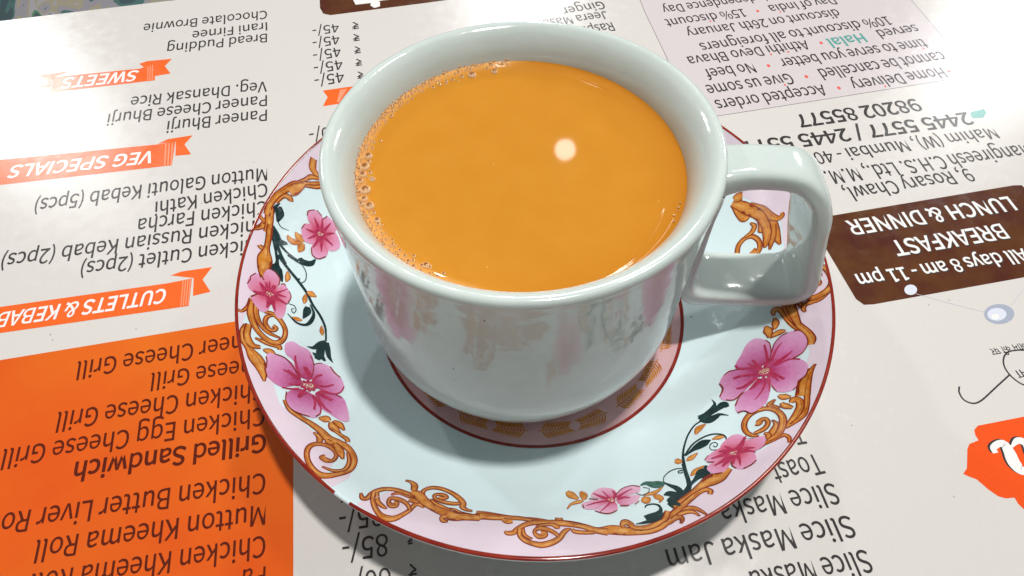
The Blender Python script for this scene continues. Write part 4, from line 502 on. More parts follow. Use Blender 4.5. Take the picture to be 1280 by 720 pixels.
INK = dict(ink=(0.045, 0.038, 0.038), white=(0.80, 0.79, 0.77), red=(0.75, 0.12, 0.08), teal=(0.10, 0.34, 0.30), orange=(0.80, 0.155, 0.012),
           orange2=(0.82, 0.13, 0.02), salmon=(0.82, 0.30, 0.17), brown=(0.085, 0.022, 0.012), pink=(0.62, 0.56, 0.565), grey=(0.16, 0.14, 0.14),
           bluegrey=(0.50, 0.52, 0.58), bluegrey2=(0.36, 0.39, 0.48), palebead=(0.66, 0.68, 0.76), orangered=(0.80, 0.085, 0.012), maroonink=(0.10, 0.012, 0.004))
for k, c in INK.items(): M[k] = ink('ink_' + k, c)
M['brown'] = ink('ink_brown_mottled', (0.075, 0.018, 0.012), (0.12, 0.045, 0.015), 0.9)
M['orange'] = ink('ink_orange_mottled', (0.68, 0.085, 0.010), (0.73, 0.15, 0.014), 0.16)
# ---------------------------------------------------------------- the surface: table, menu, cloth beyond the edge
E0, E1 = [Vector((p[0] / 10, p[1] / 10, 0)) for p in DATA['edge']]
ex = (E1 - E0).normalized(); ey = Vector((-ex.y, ex.x, 0))          # ey points away from the viewer
rot = math.atan2(ex.y, ex.x)
def rbox(name, x0, x1, y0, y1, z0, z1, bev, mat, seg=4):
    bm = bmesh.new(); bmesh.ops.create_cube(bm, size=1)
    for v in bm.verts: v.co = Vector(((x0 + x1) / 2 + v.co.x * (x1 - x0), (y0 + y1) / 2 + v.co.y * (y1 - y0), (z0 + z1) / 2 + v.co.z * (z1 - z0)))
    bmesh.ops.bevel(bm, geom=bm.edges[:], offset=bev, segments=seg, affect='EDGES', profile=0.5)
    me = bpy.data.meshes.new(name); bm.to_mesh(me); bm.free(); me.materials.append(mat); return me
mt, nt, b = nmat('white_table_laminate')
r, n, tcn = noise_mix(nt, (0.66, 0.70, 0.71), (0.74, 0.77, 0.78), 3); nt.links.new(r.outputs[0], b.inputs['Base Color']); b.inputs['Roughness'].default_value = 0.22
tab = link('table_top', rbox('table_top', -45, 70, -60, 0, -2.6, -0.06, 0.10, mt), kind='structure', smooth=True)
tab.location = E0; tab.rotation_euler = (0, 0, rot)
menu = link('printed_menu', rbox('printed_menu', -44.6, 69.6, -59, -0.16, -0.056, 0.0, 0.02, M['paper'], 2), label='laminated menu sheet printed with dish names, lying under the saucer', cat='menu', smooth=False)
menu.location = E0; menu.rotation_euler = (0, 0, rot)
MI = Matrix.Translation(E0) @ Matrix.Rotation(rot, 4, 'Z'); MI = MI.inverted()
def onmenu(name, me, label=None, smooth=False):
    me.transform(MI); return link(name, me, menu, label, smooth=smooth)
# woven cloth (seat cover) far below the table edge
mc, nt, b = nmat('patterned_upholstery')
tcn = nt.nodes.new('ShaderNodeTexCoord'); mpn = nt.nodes.new('ShaderNodeMapping'); mpn.inputs['Scale'].default_value = (0.24, 0.10, 0.2); mpn.inputs['Rotation'].default_value = (0, 0, 0.35)
nz = nt.nodes.new('ShaderNodeTexNoise'); nz.inputs['Scale'].default_value = 1.0; nz.inputs['Detail'].default_value = 1.5; nz.inputs['Distortion'].default_value = 1.6
rp = nt.nodes.new('ShaderNodeValToRGB'); rp.color_ramp.interpolation = 'CONSTANT'
nt.links.new(tcn.outputs['Object'], mpn.inputs[0]); nt.links.new(mpn.outputs[0], nz.inputs['Vector']); nt.links.new(nz.outputs['Fac'], rp.inputs[0])
cols = [(0.0, (0.05, 0.09, 0.10)), (0.40, (0.07, 0.16, 0.15)), (0.46, (0.33, 0.31, 0.34)), (0.53, (0.38, 0.34, 0.24)), (0.57, (0.40, 0.38, 0.40)), (0.62, (0.10, 0.25, 0.12)), (0.67, (0.06, 0.11, 0.12))]
rp.color_ramp.elements[0].color = (*cols[0][1], 1); rp.color_ramp.elements[1].position = cols[1][0]; rp.color_ramp.elements[1].color = (*cols[1][1], 1)
for p_, c_ in cols[2:]:
    e = rp.color_ramp.elements.new(p_); e.color = (*c_, 1)
wv = nt.nodes.new('ShaderNodeTexWave'); wv.inputs['Scale'].default_value = 6.0; nt.links.new(tcn.outputs['Object'], wv.inputs['Vector'])
mxn = nt.nodes.new('ShaderNodeMix'); mxn.data_type = 'RGBA'; mxn.blend_type = 'MULTIPLY'; mxn.inputs[0].default_value = 0.35
nt.links.new(rp.outputs[0], mxn.inputs[6]); nt.links.new(wv.outputs['Color'], mxn.inputs[7]); nt.links.new(mxn.outputs[2], b.inputs['Base Color']); b.inputs['Roughness'].default_value = 0.95
cv, cf = [], []
N = 60
for j in range(N + 1):
    for i in range(N + 1):
        x = -70 + 150 * i / N; y = -8 + 110 * j / N
        cv.append((x, y, -28 + 0.9 * math.sin(x * 0.11 + y * 0.05) + 0.5 * math.sin(y * 0.21)))
for j in range(N):
    for i in range(N):
        a = j * (N + 1) + i; cf.append((a, a + 1, a + N + 2, a + N + 1))
cl = link('woven_cloth', mesh('woven_cloth', cv, cf, [mc]), label='grey and green patterned woven cloth seen beyond the table edge', cat='cloth')
cl.location = E0; cl.rotation_euler = (0, 0, rot)
# ---- print on the menu
def zl(lev): return 0.0012 * lev
def polymesh(name, pts, mat, z):
    v = [Vector((p[0] / 10, p[1] / 10, z)) for p in pts]
    t = tessellate_polygon([v])
    me = mesh(name, [tuple(p) for p in v], [tuple(x) for x in t], [mat])
    bm = bmesh.new(); bm.from_mesh(me)
    for f in bm.faces:
        if f.normal.z < 0: f.normal_flip()
    bm.to_mesh(me); bm.free(); return me
PART = dict()
for i, (name, label, col, pts, lev) in enumerate(DATA['panel']):
    onmenu(name, polymesh(name, pts, M[col], zl(lev) + 0.00008 * (i % 7)), label or None)
def flatribbon(P, z, per=6):
    C = crom(P, per); v, f = [], []
    for i, p in enumerate(C):
        t = C[min(i + 1, len(C) - 1)] - C[max(i - 1, 0)]; n = Vector((-t.y, t.x, 0)); n = n.normalized() if n.length > 0 else n
        q = Vector((p.x, p.y, 0)); h = max(p.z, 0.02) / 2
        a, b_ = (q + n * h) / 10, (q - n * h) / 10
        v += [(a.x, a.y, z), (b_.x, b_.y, z)]
    for i in range(len(C) - 1): f.append((2 * i, 2 * i + 1, 2 * i + 3, 2 * i + 2))
    return v, f
for i, (name, col, pts, lev) in enumerate(DATA['lines']):
    straight = name in ('panel_border', 'thread_line')
    v, f = flatribbon(pts, zl(lev) + 0.00008 * (i % 7), 1 if straight else 8)
    onmenu(name, mesh(name, v, f, [M[col]]))
# lettering
def font(fn):
    try:
        return bpy.data.fonts.load(os.path.join(bpy.utils.system_resource('DATAFILES', path='fonts'), fn))
    except Exception:
        return None
FI = font('Noto Sans CJK Regular.woff2')
def contours(s, f, res=4):
    """outlines of a line of lettering as closed polygons"""
    c = bpy.data.curves.new('text_line', 'FONT'); c.body = s; c.resolution_u = res
    if f: c.font = f
    o = bpy.data.objects.new('text_line', c); COL.objects.link(o); bpy.context.view_layer.update()
    cu = o.to_curve(bpy.context.evaluated_depsgraph_get()); out = []
    for sp_ in cu.splines:
        P = sp_.bezier_points; n = len(P); pts = []
        for i in range(n):
            p, q = P[i], P[(i + 1) % n]
            a, b_, c_, d = p.co, p.handle_right, q.handle_left, q.co
            st = ((b_ - a).cross(d - a).length < 1e-5 and (c_ - a).cross(d - a).length < 1e-5)
            for k in range(1 if st else res):
                u = k / res if not st else 0
                v = a * (1 - u) ** 3 + b_ * 3 * u * (1 - u) ** 2 + c_ * 3 * u * u * (1 - u) + d * u ** 3
                if not pts or (pts[-1] - Vector((v.x, v.y))).length > 1e-5: pts.append(Vector((v.x, v.y)))
        if len(pts) > 2 and (pts[0] - pts[-1]).length < 1e-5: pts.pop()
        if len(pts) > 2: out.append(pts)
    o.to_curve_clear(); bpy.data.objects.remove(o); bpy.data.curves.remove(c)
    return out
def lettering(s, f):
    if f is None or 'g' not in s: return contours(s, f)
    q = s.replace('g', 'q'); K = contours(q, f); Q = contours('q', f)
    qx = [p.x for P in Q for p in P]; yb = min(p.y for P in Q for p in P); w_ = max(qx) - min(qx); st = 0.085 * CAPH / 0.733
    for i, ch in enumerate(s):
        if ch != 'g': continue
        xr = max(p.x for P in contours(q[:i + 1], f) for p in P) - st / 2; xl = xr - w_ * 0.86
        C = [(xr, yb + st * 1.2), (xr, yb + st * .2), (xr - w_ * .16, yb - st * .55), (xr - w_ * .42, yb - st * .75), (xl + w_ * .18, yb - st * .45), (xl, yb + st * .25)]
        C = crom([(x, y, 0) for x, y in C], 4); L_, R_ = [], []
        for k in range(len(C)):
            t_ = (C[min(k + 1, len(C) - 1)] - C[max(k - 1, 0)]).normalized(); L_.append(Vector((C[k].x - t_.y * st / 2, C[k].y + t_.x * st / 2))); R_.append(Vector((C[k].x + t_.y * st / 2, C[k].y - t_.x * st / 2)))
        P = L_ + R_[::-1]; big = max(K, key=lambda X: abs(area(X)))
        if area(P) * area(big) < 0: P = P[::-1]
        K.append(P)
    return K
def area(P): return 0.5 * sum(P[i - 1].x * P[i].y - P[i].x * P[i - 1].y for i in range(len(P)))
def inside(p, P):
    r = False
    for i in range(len(P)):
        a, b_ = P[i - 1], P[i]
        if (a.y > p.y) != (b_.y > p.y) and p.x < (b_.x - a.x) * (p.y - a.y) / (b_.y - a.y) + a.x: r = not r
    return r
def fatten(P, d, sgn):
    n = len(P); out = []
    for i in range(n):
        e0 = (P[i] - P[i - 1]).normalized(); e1 = (P[(i + 1) % n] - P[i]).normalized()
        n0 = Vector((e0.y, -e0.x)) * sgn; n1 = Vector((e1.y, -e1.x)) * sgn; m_ = n0 + n1
        if m_.length < 0.3: out.append(P[i] + n0 * d); continue
        m_ = m_.normalized(); out.append(P[i] + m_ * d / max(0.5, m_.dot(n0)))
    return out
def textmesh(s, kind, x, y, ang, cap, width, bx, by, anchor, mat, z):
    if s == '₹':
        V, F = [], []
        for k, L in enumerate(([(0, 1), (.62, 1)], [(0, .72), (.62, .72)], [(.05, 1), (.32, .96), (.42, .80), (.38, .60), (.20, .50), (.02, .46)], [(.02, .46), (.24, .24), (.46, 0)])):
            v, fc = flatribbon([(a_ * cap * .95, b_ * cap, .10 * cap + .12) for a_, b_ in L], 0.0002 * k, 4); b0 = len(V)
            V += v; F += [tuple(b0 + q for q in x_) for x_ in fc]
        me = mesh('text_line', V, F, [mat]); me.transform(Matrix.Translation((x / 10, y / 10, z)) @ Matrix.Rotation(ang, 4, 'Z')); return me
    f = None if kind == 'h' else FI
    K = lettering(s, f)
    if not K: return None
    ar = [area(P) for P in K]; sgn = 1 if ar[max(range(len(K)), key=lambda i: abs(ar[i]))] > 0 else -1
    d = {'b': 0.022, 'i': 0.022}.get(kind, 0.0075 if f else 0.0) * CAPH / 0.727
    outer = [i for i in range(len(K)) if ar[i] * sgn > 0]; holes = {i: [] for i in outer}
    for j in range(len(K)):
        if ar[j] * sgn > 0: continue
        c_ = [i for i in outer if abs(ar[i]) > abs(ar[j]) and inside(K[j][0], K[i])]
        if c_: holes[min(c_, key=lambda i: abs(ar[i]))].append(j)
    xs = [p.x for P in K for p in P]; x0, x1 = min(xs), max(xs)
    sy = cap / (CAPH if f else 0.66); sxx = width / (x1 - x0) if width > 0 else sy * XR
    sh = 0.16 if kind == 'i' else 0; V, F, FMI = [], [], []
    for n_, i in enumerate(outer):
        loops = [fatten(K[i], d, sgn) if d else K[i]] + [fatten(K[j], d * 0.3, sgn) if d else K[j] for j in holes[i]]
        L3 = [[Vector((p.x, p.y, 0)) for p in P] for P in loops]; b0 = len(V)
        for P in L3: V += [((p.x - x0 + sh * p.y) * sxx / 10, p.y * sy / 10, (n_ % 4) * 0.0003) for p in P]
        ys = [p.y for p in K[i]]; xs_ = [p.x for p in K[i]]; red = '•' in s and max(ys) - min(ys) < .3 * CAPH and abs(max(xs_) - min(xs_) - (max(ys) - min(ys))) < .03 * CAPH and min(ys) > .15 * CAPH and not holes[i]
        for t_ in tessellate_polygon(L3):
            a_, b_, c_ = [V[b0 + q] for q in t_]
            cz = (b_[0] - a_[0]) * (c_[1] - a_[1]) - (b_[1] - a_[1]) * (c_[0] - a_[0])
            if abs(cz) < 1e-12: continue
            F.append(tuple(b0 + q for q in (t_ if cz > 0 else t_[::-1]))); FMI.append(1 if red else 0)
    me = mesh('text_line', V, F, [mat, M['red']], FMI)
    me.transform(Matrix.Translation((x / 10, y / 10, z)) @ Matrix.Rotation(ang, 4, 'Z'))
    return me
CAPH = max(p.y for P in contours('H', FI) for p in P)
def linewidth(s):
    xs = [p.x for P in contours(s, FI) for p in P]; return max(xs) - min(xs)
XR = sum((wd / linewidth(s)) / (cap / CAPH) for s, x, y, ang, cap, wd, kind, col, bx, by in DATA['text'] if s in ('Mutton Kheema Roll', 'Chicken Farcha', 'Slice Maska Jam')) / 3
for i, (s, x, y, ang, cap, wd, kind, col, bx, by) in enumerate(DATA['text']):
    mat = M[col]
    if col == 'white' and (kind != 'i') and x > 20:      # black drop shadow behind the white words
        me = textmesh(s, kind, x - 0.05 + 0.35, y - 0.3, ang, cap, wd, bx, by, 0, M['ink'], zl(2))
        if me: onmenu('letter_shadow', me)
    me = textmesh(s, kind, x, y, ang, cap, wd, bx, by, 0, mat, zl(5) + 0.00008 * (i % 5))
    if me: onmenu('text_line', me)
# ---------------------------------------------------------------- saucer
PR = [(0, 3.0), (39, 3.0), (41, 3.3), (46, 5.3), (52, 8.8), (58, 13.0), (64, 17.8), (69, 22.5), (71.5, 25.2), (72.5, 25.9)]
def zlin(r):
    if r <= PR[0][0]: return PR[0][1]
    for (a, za), (b_, zb) in zip(PR, PR[1:]):
        if r <= b_: return za + (zb - za) * (r - a) / (b_ - a)
    return PR[-1][1] + (r - PR[-1][0]) * 0.75
def zs(r):            # smoothed profile, mm
    k = 2.2
    return sum(zlin(abs(r + d * k)) * g for d, g in ((-1, .1), (-.66, .15), (-.33, .18), (0, .14), (.33, .18), (.66, .15), (1, .1)))
prof = [(0.001, zs(0) / 10)] + [(r / 10, zs(r) / 10) for r in [4 * i for i in range(1, 9)]] + [(r / 10, zs(r) / 10) for r in [34 + 0.5 * i for i in range(76)]]
R1 = 71.9; zr = zs(R1)
prof = [p for p in prof if p[0] * 10 < R1] + [(R1 / 10, zr / 10)]
prof += [(7.235, zr / 10 + 0.01), (7.262, zr / 10 - 0.04), (7.255, zr / 10 - 0.12), (7.21, zr / 10 - 0.20)]
prof += [(r / 10, (zs(r) - 3.4) / 10 if r > 46 else max(0.15, (zs(r) - 2.6) / 10)) for r in (70, 67, 64, 60, 56, 52, 48, 45)]
prof += [(4.35, 0.10), (4.28, 0.012), (4.1, 0.002), (3.92, 0.012), (3.85, 0.12), (0.001, 0.12)]
saucer = link('saucer', lathe('saucer', prof, 288, M['saucer']), label='white porcelain saucer with pink flowers, gold scrolls and a red rim, under the cup', cat='saucer')
def sp(x, y, lev):     # point on the saucer glaze, lev micrometre above it -> cm
    r = math.hypot(x, y); lim = 71.85
    if r > lim: x *= lim / r; y *= lim / r; r = lim
    return (x / 10, y / 10, zs(r) / 10 + lev * 1e-4)
BASE = 55
SH = []
def ribbon(pts, extra, lev, V, F, FM, mi, per=7):
    C = crom(pts, per); b0 = len(V)
    for i, p in enumerate(C):
        t = C[min(i + 1, len(C) - 1)] - C[max(i - 1, 0)]; n = Vector((-t.y, t.x)); n = n.normalized() if n.length > 0 else n
        h = max(p.z, 0.03) / 2 + extra
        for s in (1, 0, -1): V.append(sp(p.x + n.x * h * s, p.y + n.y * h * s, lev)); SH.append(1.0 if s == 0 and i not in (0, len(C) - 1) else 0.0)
    for i in range(len(C) - 1):
        for s in (0, 1):
            a = b0 + 3 * i + s; F.append((a, a + 1, a + 4, a + 3)); FM.append(mi)
def decal(name, V, F, FM, mats, parent, label=None):
    me = mesh(name, V, F, mats, FM)
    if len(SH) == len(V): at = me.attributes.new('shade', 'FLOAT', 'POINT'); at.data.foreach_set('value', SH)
    SH.clear(); return link(name, me, parent, label)
# pink band and red rim line: three printed segments
for bi, B in enumerate(DATA['band']):
    un = sorted((a, r) for a, r in B)
    if bi == 0: un = [(136, 64), (146, 66.5)] + un
    if bi == 2: un = [(un[0][0] - 3, 65)] + un + [(40, 63), (60, 63), (85, 64), (100, 63), (124, 60)]
    lo, hi = un[0][0], un[-1][0]
    n = max(8, int((hi - lo) / 0.8)); V, F = [], []
    def rin(a):
        if a <= un[0][0]: return un[0][1]
        for (a0, r0), (a1, r1) in zip(un, un[1:]):
            if a0 <= a <= a1: return r0 + (r1 - r0) * ((a - a0) / (a1 - a0) if a1 > a0 else 0)
        return un[-1][1]
    for i in range(n + 1):
        a = lo + (hi - lo) * i / n; ri = min(rin(a), 71); ar = math.radians(a)
        for j in range(9):
            r = ri + (71.7 - ri) * j / 8; V.append(sp(r * math.cos(ar), r * math.sin(ar), BASE))
    for i in range(n):
        for j in range(8):
            q = i * 9 + j; F.append((q, q + 1, q + 10, q + 9))
    decal('pink_band', V, F, [0] * len(F), [M['band']], saucer)
    V, F = [], []
    n2 = int((hi - lo) / 0.8)
    for i in range(n2 + 1):
        ar = math.radians(lo - 1 + (hi - lo + 2) * i / n2); tt = min(1, i / 6, (n2 - i) / 6); k = 0.25 + 0.75 * tt
        pts = [(7.178 + (1 - k) * .03, zs(71.78) / 10 + .0135), (7.205, zr / 10 + .0175), (7.235, zr / 10 + .019), (7.252, zr / 10 + .008), (7.262, zr / 10 - .012 * k)]
        for rr, z in pts: V.append((rr * math.cos(ar), rr * math.sin(ar), z))
    for i in range(n2):
        for j in range(4):
            q = i * 5 + j; F.append((q, q + 1, q + 6, q + 5))
    decal('rim_line', V, F, [0] * len(F), [M['rimline']], saucer)
# gold scrolls
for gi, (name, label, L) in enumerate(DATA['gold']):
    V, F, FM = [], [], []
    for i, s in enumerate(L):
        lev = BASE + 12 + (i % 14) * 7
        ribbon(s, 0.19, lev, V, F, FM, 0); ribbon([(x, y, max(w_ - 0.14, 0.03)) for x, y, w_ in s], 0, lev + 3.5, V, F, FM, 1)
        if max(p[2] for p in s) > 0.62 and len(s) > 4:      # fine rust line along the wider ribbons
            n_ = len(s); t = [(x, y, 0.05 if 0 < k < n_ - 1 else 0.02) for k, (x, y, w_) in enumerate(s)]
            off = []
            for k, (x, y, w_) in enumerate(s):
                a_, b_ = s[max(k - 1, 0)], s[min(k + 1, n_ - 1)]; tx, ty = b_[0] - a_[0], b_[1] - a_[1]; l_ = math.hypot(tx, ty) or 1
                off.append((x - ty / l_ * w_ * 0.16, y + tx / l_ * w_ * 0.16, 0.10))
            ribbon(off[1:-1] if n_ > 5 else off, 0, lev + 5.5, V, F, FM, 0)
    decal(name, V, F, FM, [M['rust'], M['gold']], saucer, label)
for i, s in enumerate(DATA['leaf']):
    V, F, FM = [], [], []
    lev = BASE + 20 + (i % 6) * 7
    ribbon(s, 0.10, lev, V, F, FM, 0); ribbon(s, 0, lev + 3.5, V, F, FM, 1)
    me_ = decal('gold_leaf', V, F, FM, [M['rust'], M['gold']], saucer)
for k, (label, L) in enumerate(DATA['vine']):
    V, F, FM = [], [], []
    for i, s in enumerate(L): ribbon(s, 0.01, BASE + 14 + (i % 16) * 4, V, F, FM, 0)
    vo = decal('vine', V, F, FM, [M['vine']], saucer, label)
    if k == 0:
        for s in DATA['green']:
            V, F, FM = [], [], []; ribbon(s, 0.08, BASE + 90, V, F, FM, 1); ribbon(s, 0.0, BASE + 94, V, F, FM, 0)
            decal('leaf', V, F, FM, [M['green'], M['vine']], vo)
for label, kind, c, pets, veins, outl in DATA['flower']:
    V, F, FM = [], [], []
    for i, s in enumerate(veins): ribbon(s, 0, BASE + 150 + (i % 12) * 4, V, F, FM, 0)
    for i, s in enumerate(outl): ribbon(s, 0, BASE + 200 + (i % 8) * 4, V, F, FM, 2)
    rs = (1.05, 0.72, 0.62)[kind]; rnd = random.Random(len(label))
    cr_ = (1.75, 1.25, 0.9)[kind]
    for q in range(5):
        aa = q * 0.628; dx, dy = cr_ * math.cos(aa), cr_ * math.sin(aa)
        ribbon([(c[0] - dx, c[1] - dy, .5), (c[0], c[1], cr_ * .75), (c[0] + dx, c[1] + dy, .5)], 0, BASE + 138 + q * 2, V, F, FM, 0, 4)
    for i in range(46 if kind == 0 else 18):
        a = rnd.uniform(0, 6.28); q = rs * math.sqrt(rnd.random()); b_ = rnd.uniform(0, 3.14)
        x, y = c[0] + q * math.cos(a), c[1] + q * math.sin(a) * 0.8
        l_ = 0.13; ribbon([(x - l_ * math.cos(b_), y - l_ * math.sin(b_), .1), (x + l_ * math.cos(b_), y + l_ * math.sin(b_), .1)], 0, BASE + 235 + i, V, F, FM, 1, 2)
    fo = decal('flower', V, F, FM, [M['vein'], M['stamen'], M['rust']], saucer, label)
    for pi, P in enumerate(pets):
        C = croms([(x, y, 0) for x, y in P], 4); n = len(C); K = 7
        V, F, sh = [sp(c[0], c[1], BASE + 75 + pi * 12)], [], [0.0]
        cx = sum(p.x for p in C) / n; cy = sum(p.y for p in C) / n
        V[0] = sp(cx, cy, BASE + 75 + pi * 12)
        dmax = max(math.hypot(p.x - c[0], p.y - c[1]) for p in C)
        sh[0] = math.hypot(cx - c[0], cy - c[1]) / dmax
        for j in range(1, K + 1):
            for p in C:
                x = cx + (p.x - cx) * j / K; y = cy + (p.y - cy) * j / K
                V.append(sp(x, y, BASE + 75 + pi * 12)); sh.append(math.hypot(x - c[0], y - c[1]) / dmax)
        for i in range(n): F.append((0, 1 + i, 1 + (i + 1) % n))
        for j in range(K - 1):
            for i in range(n):
                a, b_ = 1 + j * n + i, 1 + j * n + (i + 1) % n; F.append((a, a + n, b_ + n, b_))
        me = mesh('petal', V, F, [M['petal%d' % kind]])
        at = me.attributes.new('shade', 'FLOAT', 'POINT'); at.data.foreach_set('value', sh)
        link('petal', me, fo)
# well: lilac ring with gold wheat ears between two red lines
def ring(name, r0, r1, lev, mat, steps=3):
    V, F = [], []; n = 240
    for i in range(n):
        a = 2 * math.pi * i / n
        for j in range(steps + 1):
            r = r0 + (r1 - r0) * j / steps; V.append(sp(r * math.cos(a), r * math.sin(a), lev))
    for i in range(n):
        for j in range(steps):
            q = i * (steps + 1) + j; q2 = ((i + 1) % n) * (steps + 1) + j; F.append((q, q + 1, q2 + 1, q2))
    return decal(name, V, F, [0] * len(F), [mat], saucer)
ring('well_band', 31.5, 40.6, BASE, M['wellband'], 6)
ring('well_line', 40.3, 41.3, BASE + 12, M['rimline']); ring('well_line', 31.0, 32.4, BASE + 12, M['rimline'])
ne = 22
for k in range(ne):
    a0 = 2 * math.pi * k / ne; V, F, FM = [], [], []; sgn = 1 if k % 2 else -1; R0 = 36.6
    def pol(r, a): return (r * math.cos(a), r * math.sin(a))
    ribbon([(*pol(R0, a0 - sgn * .11), .25), (*pol(R0, a0), .3), (*pol(R0, a0 + sgn * .11), .2)], 0, BASE + 14, V, F, FM, 0)
    for j in range(9):
        aa = a0 + sgn * (-.085 + .021 * j); ln = 2.3 - 0.10 * j
        for s in (1, -1):
            q0 = pol(R0, aa); q1 = pol(R0 + s * ln * .55, aa + sgn * .022); q2 = pol(R0 + s * ln, aa + sgn * .050)
            ribbon([(*q0, .15), (*q1, .55), (*q2, .10)], 0, BASE + 18 + (j % 5) * 3 + (2 if s > 0 else 0), V, F, FM, 0, 4)
    decal('wheat_ear', V, F, FM, [M['wheat']], saucer)
# ---------------------------------------------------------------- cup
SXT, SYT = 0.02609061, -0.02202269
nrm = Vector((-SXT, -SYT, 1)).normalized(); TOP = Vector((-0.36863977, 0.006676369, 6.478390))
HB = 6.17
cup_in = [(37.5, 60.4), (36.3, 58.8), (35.4, 57.0), (34.7, 54.6), (34.3, 51), (33.8, 44), (33.4, 32), (32.2, 20), (27.5, 12), (21, 8), (10, 6.4), (.01, 6)]
cup_out = [(.01, 2.2), (25, 2.2), (26.6, 1.8), (27.2, 0.3), (28.2, 0.0), (29.6, 0.1), (30.6, 0.4), (31.6, 1.2), (32.7, 3.0), (34.4, 6.6), (36.6, 11.2), (38.2, 15.6), (38.8, 20), (39.0, 26), (39.3, 33), (39.6, 40), (39.9, 47), (40.4, 54), (40.8, 57.5), (41.0, 59.4)]
lip = [(41.15, 60.6), (40.95, 61.35), (40.3, 61.75), (39.5, 61.7), (38.7, 61.35)]
pr = cup_out + lip + cup_in
pr2 = [(p.x, p.y) for p in crom([(r, z, 0) for r, z in pr], 3)]
NC = 192
cupme = lathe('cup_body', [(max(r, .001) / 10, z / 10) for r, z in pr2], NC, M['cup'])
for v in cupme.vertices:                    # the body leans a little over its foot
    k = 1 - v.co.z / 6.17; v.co.x -= 0.11 * k; v.co.y -= 0.25 * k
cup = link('tea_cup', cupme, label='pale greenish white porcelain cup with a squared handle, full of milky tea', cat='cup')
rotq = Vector((0, 0, 1)).rotation_difference(nrm)
cup.rotation_mode = 'QUATERNION'; cup.rotation_quaternion = rotq
BASEP = TOP - nrm * HB
cup.location = BASEP
CI = (Matrix.Translation(BASEP) @ rotq.to_matrix().to_4x4())
# handle: rounded strap swept along a squared loop in the vertical plane at PHI
PHI = math.radians(-2.0)
path = [(40.6, 51.8, 6.2, 3.2, 0, .8), (46, 53.2, 5.4, 2.8, 0, 1.2), (52, 53.3, 5.3, 2.6, 0, 1.3), (57.6, 52.6, 5.8, 2.7, .2, 1.0), (61.2, 49.8, 6.8, 3.0, .5, .3), (63.1, 44.8, 7.6, 3.4, .62, 0),
        (64.2, 38.5, 7.9, 3.5, .66, 0), (65.9, 31, 7.9, 3.4, .66, 0), (67.6, 24, 7.7, 3.2, .6, 0), (67.9, 19.6, 7.5, 3.0, .45, 0), (65.6, 16.9, 7.4, 2.8, .3, 0), (61, 16.0, 7.3, 2.8, .22, 0), (54, 15.9, 7.3, 2.8, .2, 0), (47, 16.1, 7.4, 2.9, .2, 0),
        (41.8, 17.8, 7.4, 3.4, .3, -.8), (39.4, 22, 7.0, 2.8, .2, -.8), (39.3, 32, 6.8, 2.4, 0, -.5), (39.8, 42, 6.6, 2.3, 0, 0), (40.1, 47.5, 6.6, 2.6, 0, .3)]
C = croms(path, 6); V, F = [], []; NS = 32
for i, p in enumerate(C):
    t = C[(i + 1) % len(C)] - C[i - 1]; tl = math.hypot(t[0], t[1]); tx, tz = t[0] / tl, t[1] / tl; nx, nz_ = -tz, tx
    for k in range(NS):
        a = 2 * math.pi * k / NS; ca, sa = math.cos(a), math.sin(a); e = 0.52
        u = math.copysign(abs(ca) ** e, ca) * p[2]; v_ = math.copysign(abs(sa) ** e, sa) * p[3]
        if v_ < 0: v_ *= 1 - p[4] * (1 - (u / p[2] + 1) / 2)
        u += p[5]
        rr = p[0] + nx * v_; zz = p[1] + nz_ * v_
        V.append(((rr * math.cos(PHI) - u * math.sin(PHI)) / 10, (rr * math.sin(PHI) + u * math.cos(PHI)) / 10, zz / 10))
for i in range(len(C)):
    i2 = (i + 1) % len(C)
    for k in range(NS):
        k2 = (k + 1) % NS; F.append((i * NS + k, i * NS + k2, i2 * NS + k2, i2 * NS + k))
hme = mesh('handle', V, F, [M['cup']])
bm = bmesh.new(); bm.from_mesh(hme); bmesh.ops.recalc_face_normals(bm, faces=bm.faces[:]); bm.to_mesh(hme); bm.free()
link('handle', hme, cup)
# ---------------------------------------------------------------- tea
ZT = 5.7122; TC = Vector((-0.3686 - 0.035, 0.0067, 0)); RT = 3.50
mtea, nt, b = nmat('milky_tea')
tcn = nt.nodes.new('ShaderNodeTexCoord'); at = nt.nodes.new('ShaderNodeAttribute'); at.attribute_name = 'skin'
nz1 = nt.nodes.new('ShaderNodeTexNoise'); nz1.inputs['Scale'].default_value = 1.3; nz1.inputs['Detail'].default_value = 3; nt.links.new(tcn.outputs['Object'], nz1.inputs['Vector'])
r1 = nt.nodes.new('ShaderNodeValToRGB'); nt.links.new(nz1.outputs['Fac'], r1.inputs[0])
r1.color_ramp.elements[0].position = .3; r1.color_ramp.elements[0].color = (0.575, 0.232, 0.020, 1)
r1.color_ramp.elements[1].position = .7; r1.color_ramp.elements[1].color = (0.60, 0.250, 0.025, 1)
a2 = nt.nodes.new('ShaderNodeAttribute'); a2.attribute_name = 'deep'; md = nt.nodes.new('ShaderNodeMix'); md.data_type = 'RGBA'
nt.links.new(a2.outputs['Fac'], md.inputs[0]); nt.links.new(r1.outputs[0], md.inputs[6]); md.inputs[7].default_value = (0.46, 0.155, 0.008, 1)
o_ = specks(nt, tcn, md.outputs[2], (0.80, 0.50, 0.16), 3.2, 0.045, 0.25)
o_ = specks(nt, tcn, o_, (0.45, 0.18, 0.02), 2.6, 0.035, 0.20)
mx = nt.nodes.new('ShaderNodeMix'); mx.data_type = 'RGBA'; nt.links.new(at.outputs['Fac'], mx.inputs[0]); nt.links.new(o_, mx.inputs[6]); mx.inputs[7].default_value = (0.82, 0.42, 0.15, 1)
nt.links.new(mx.outputs[2], b.inputs['Base Color'])
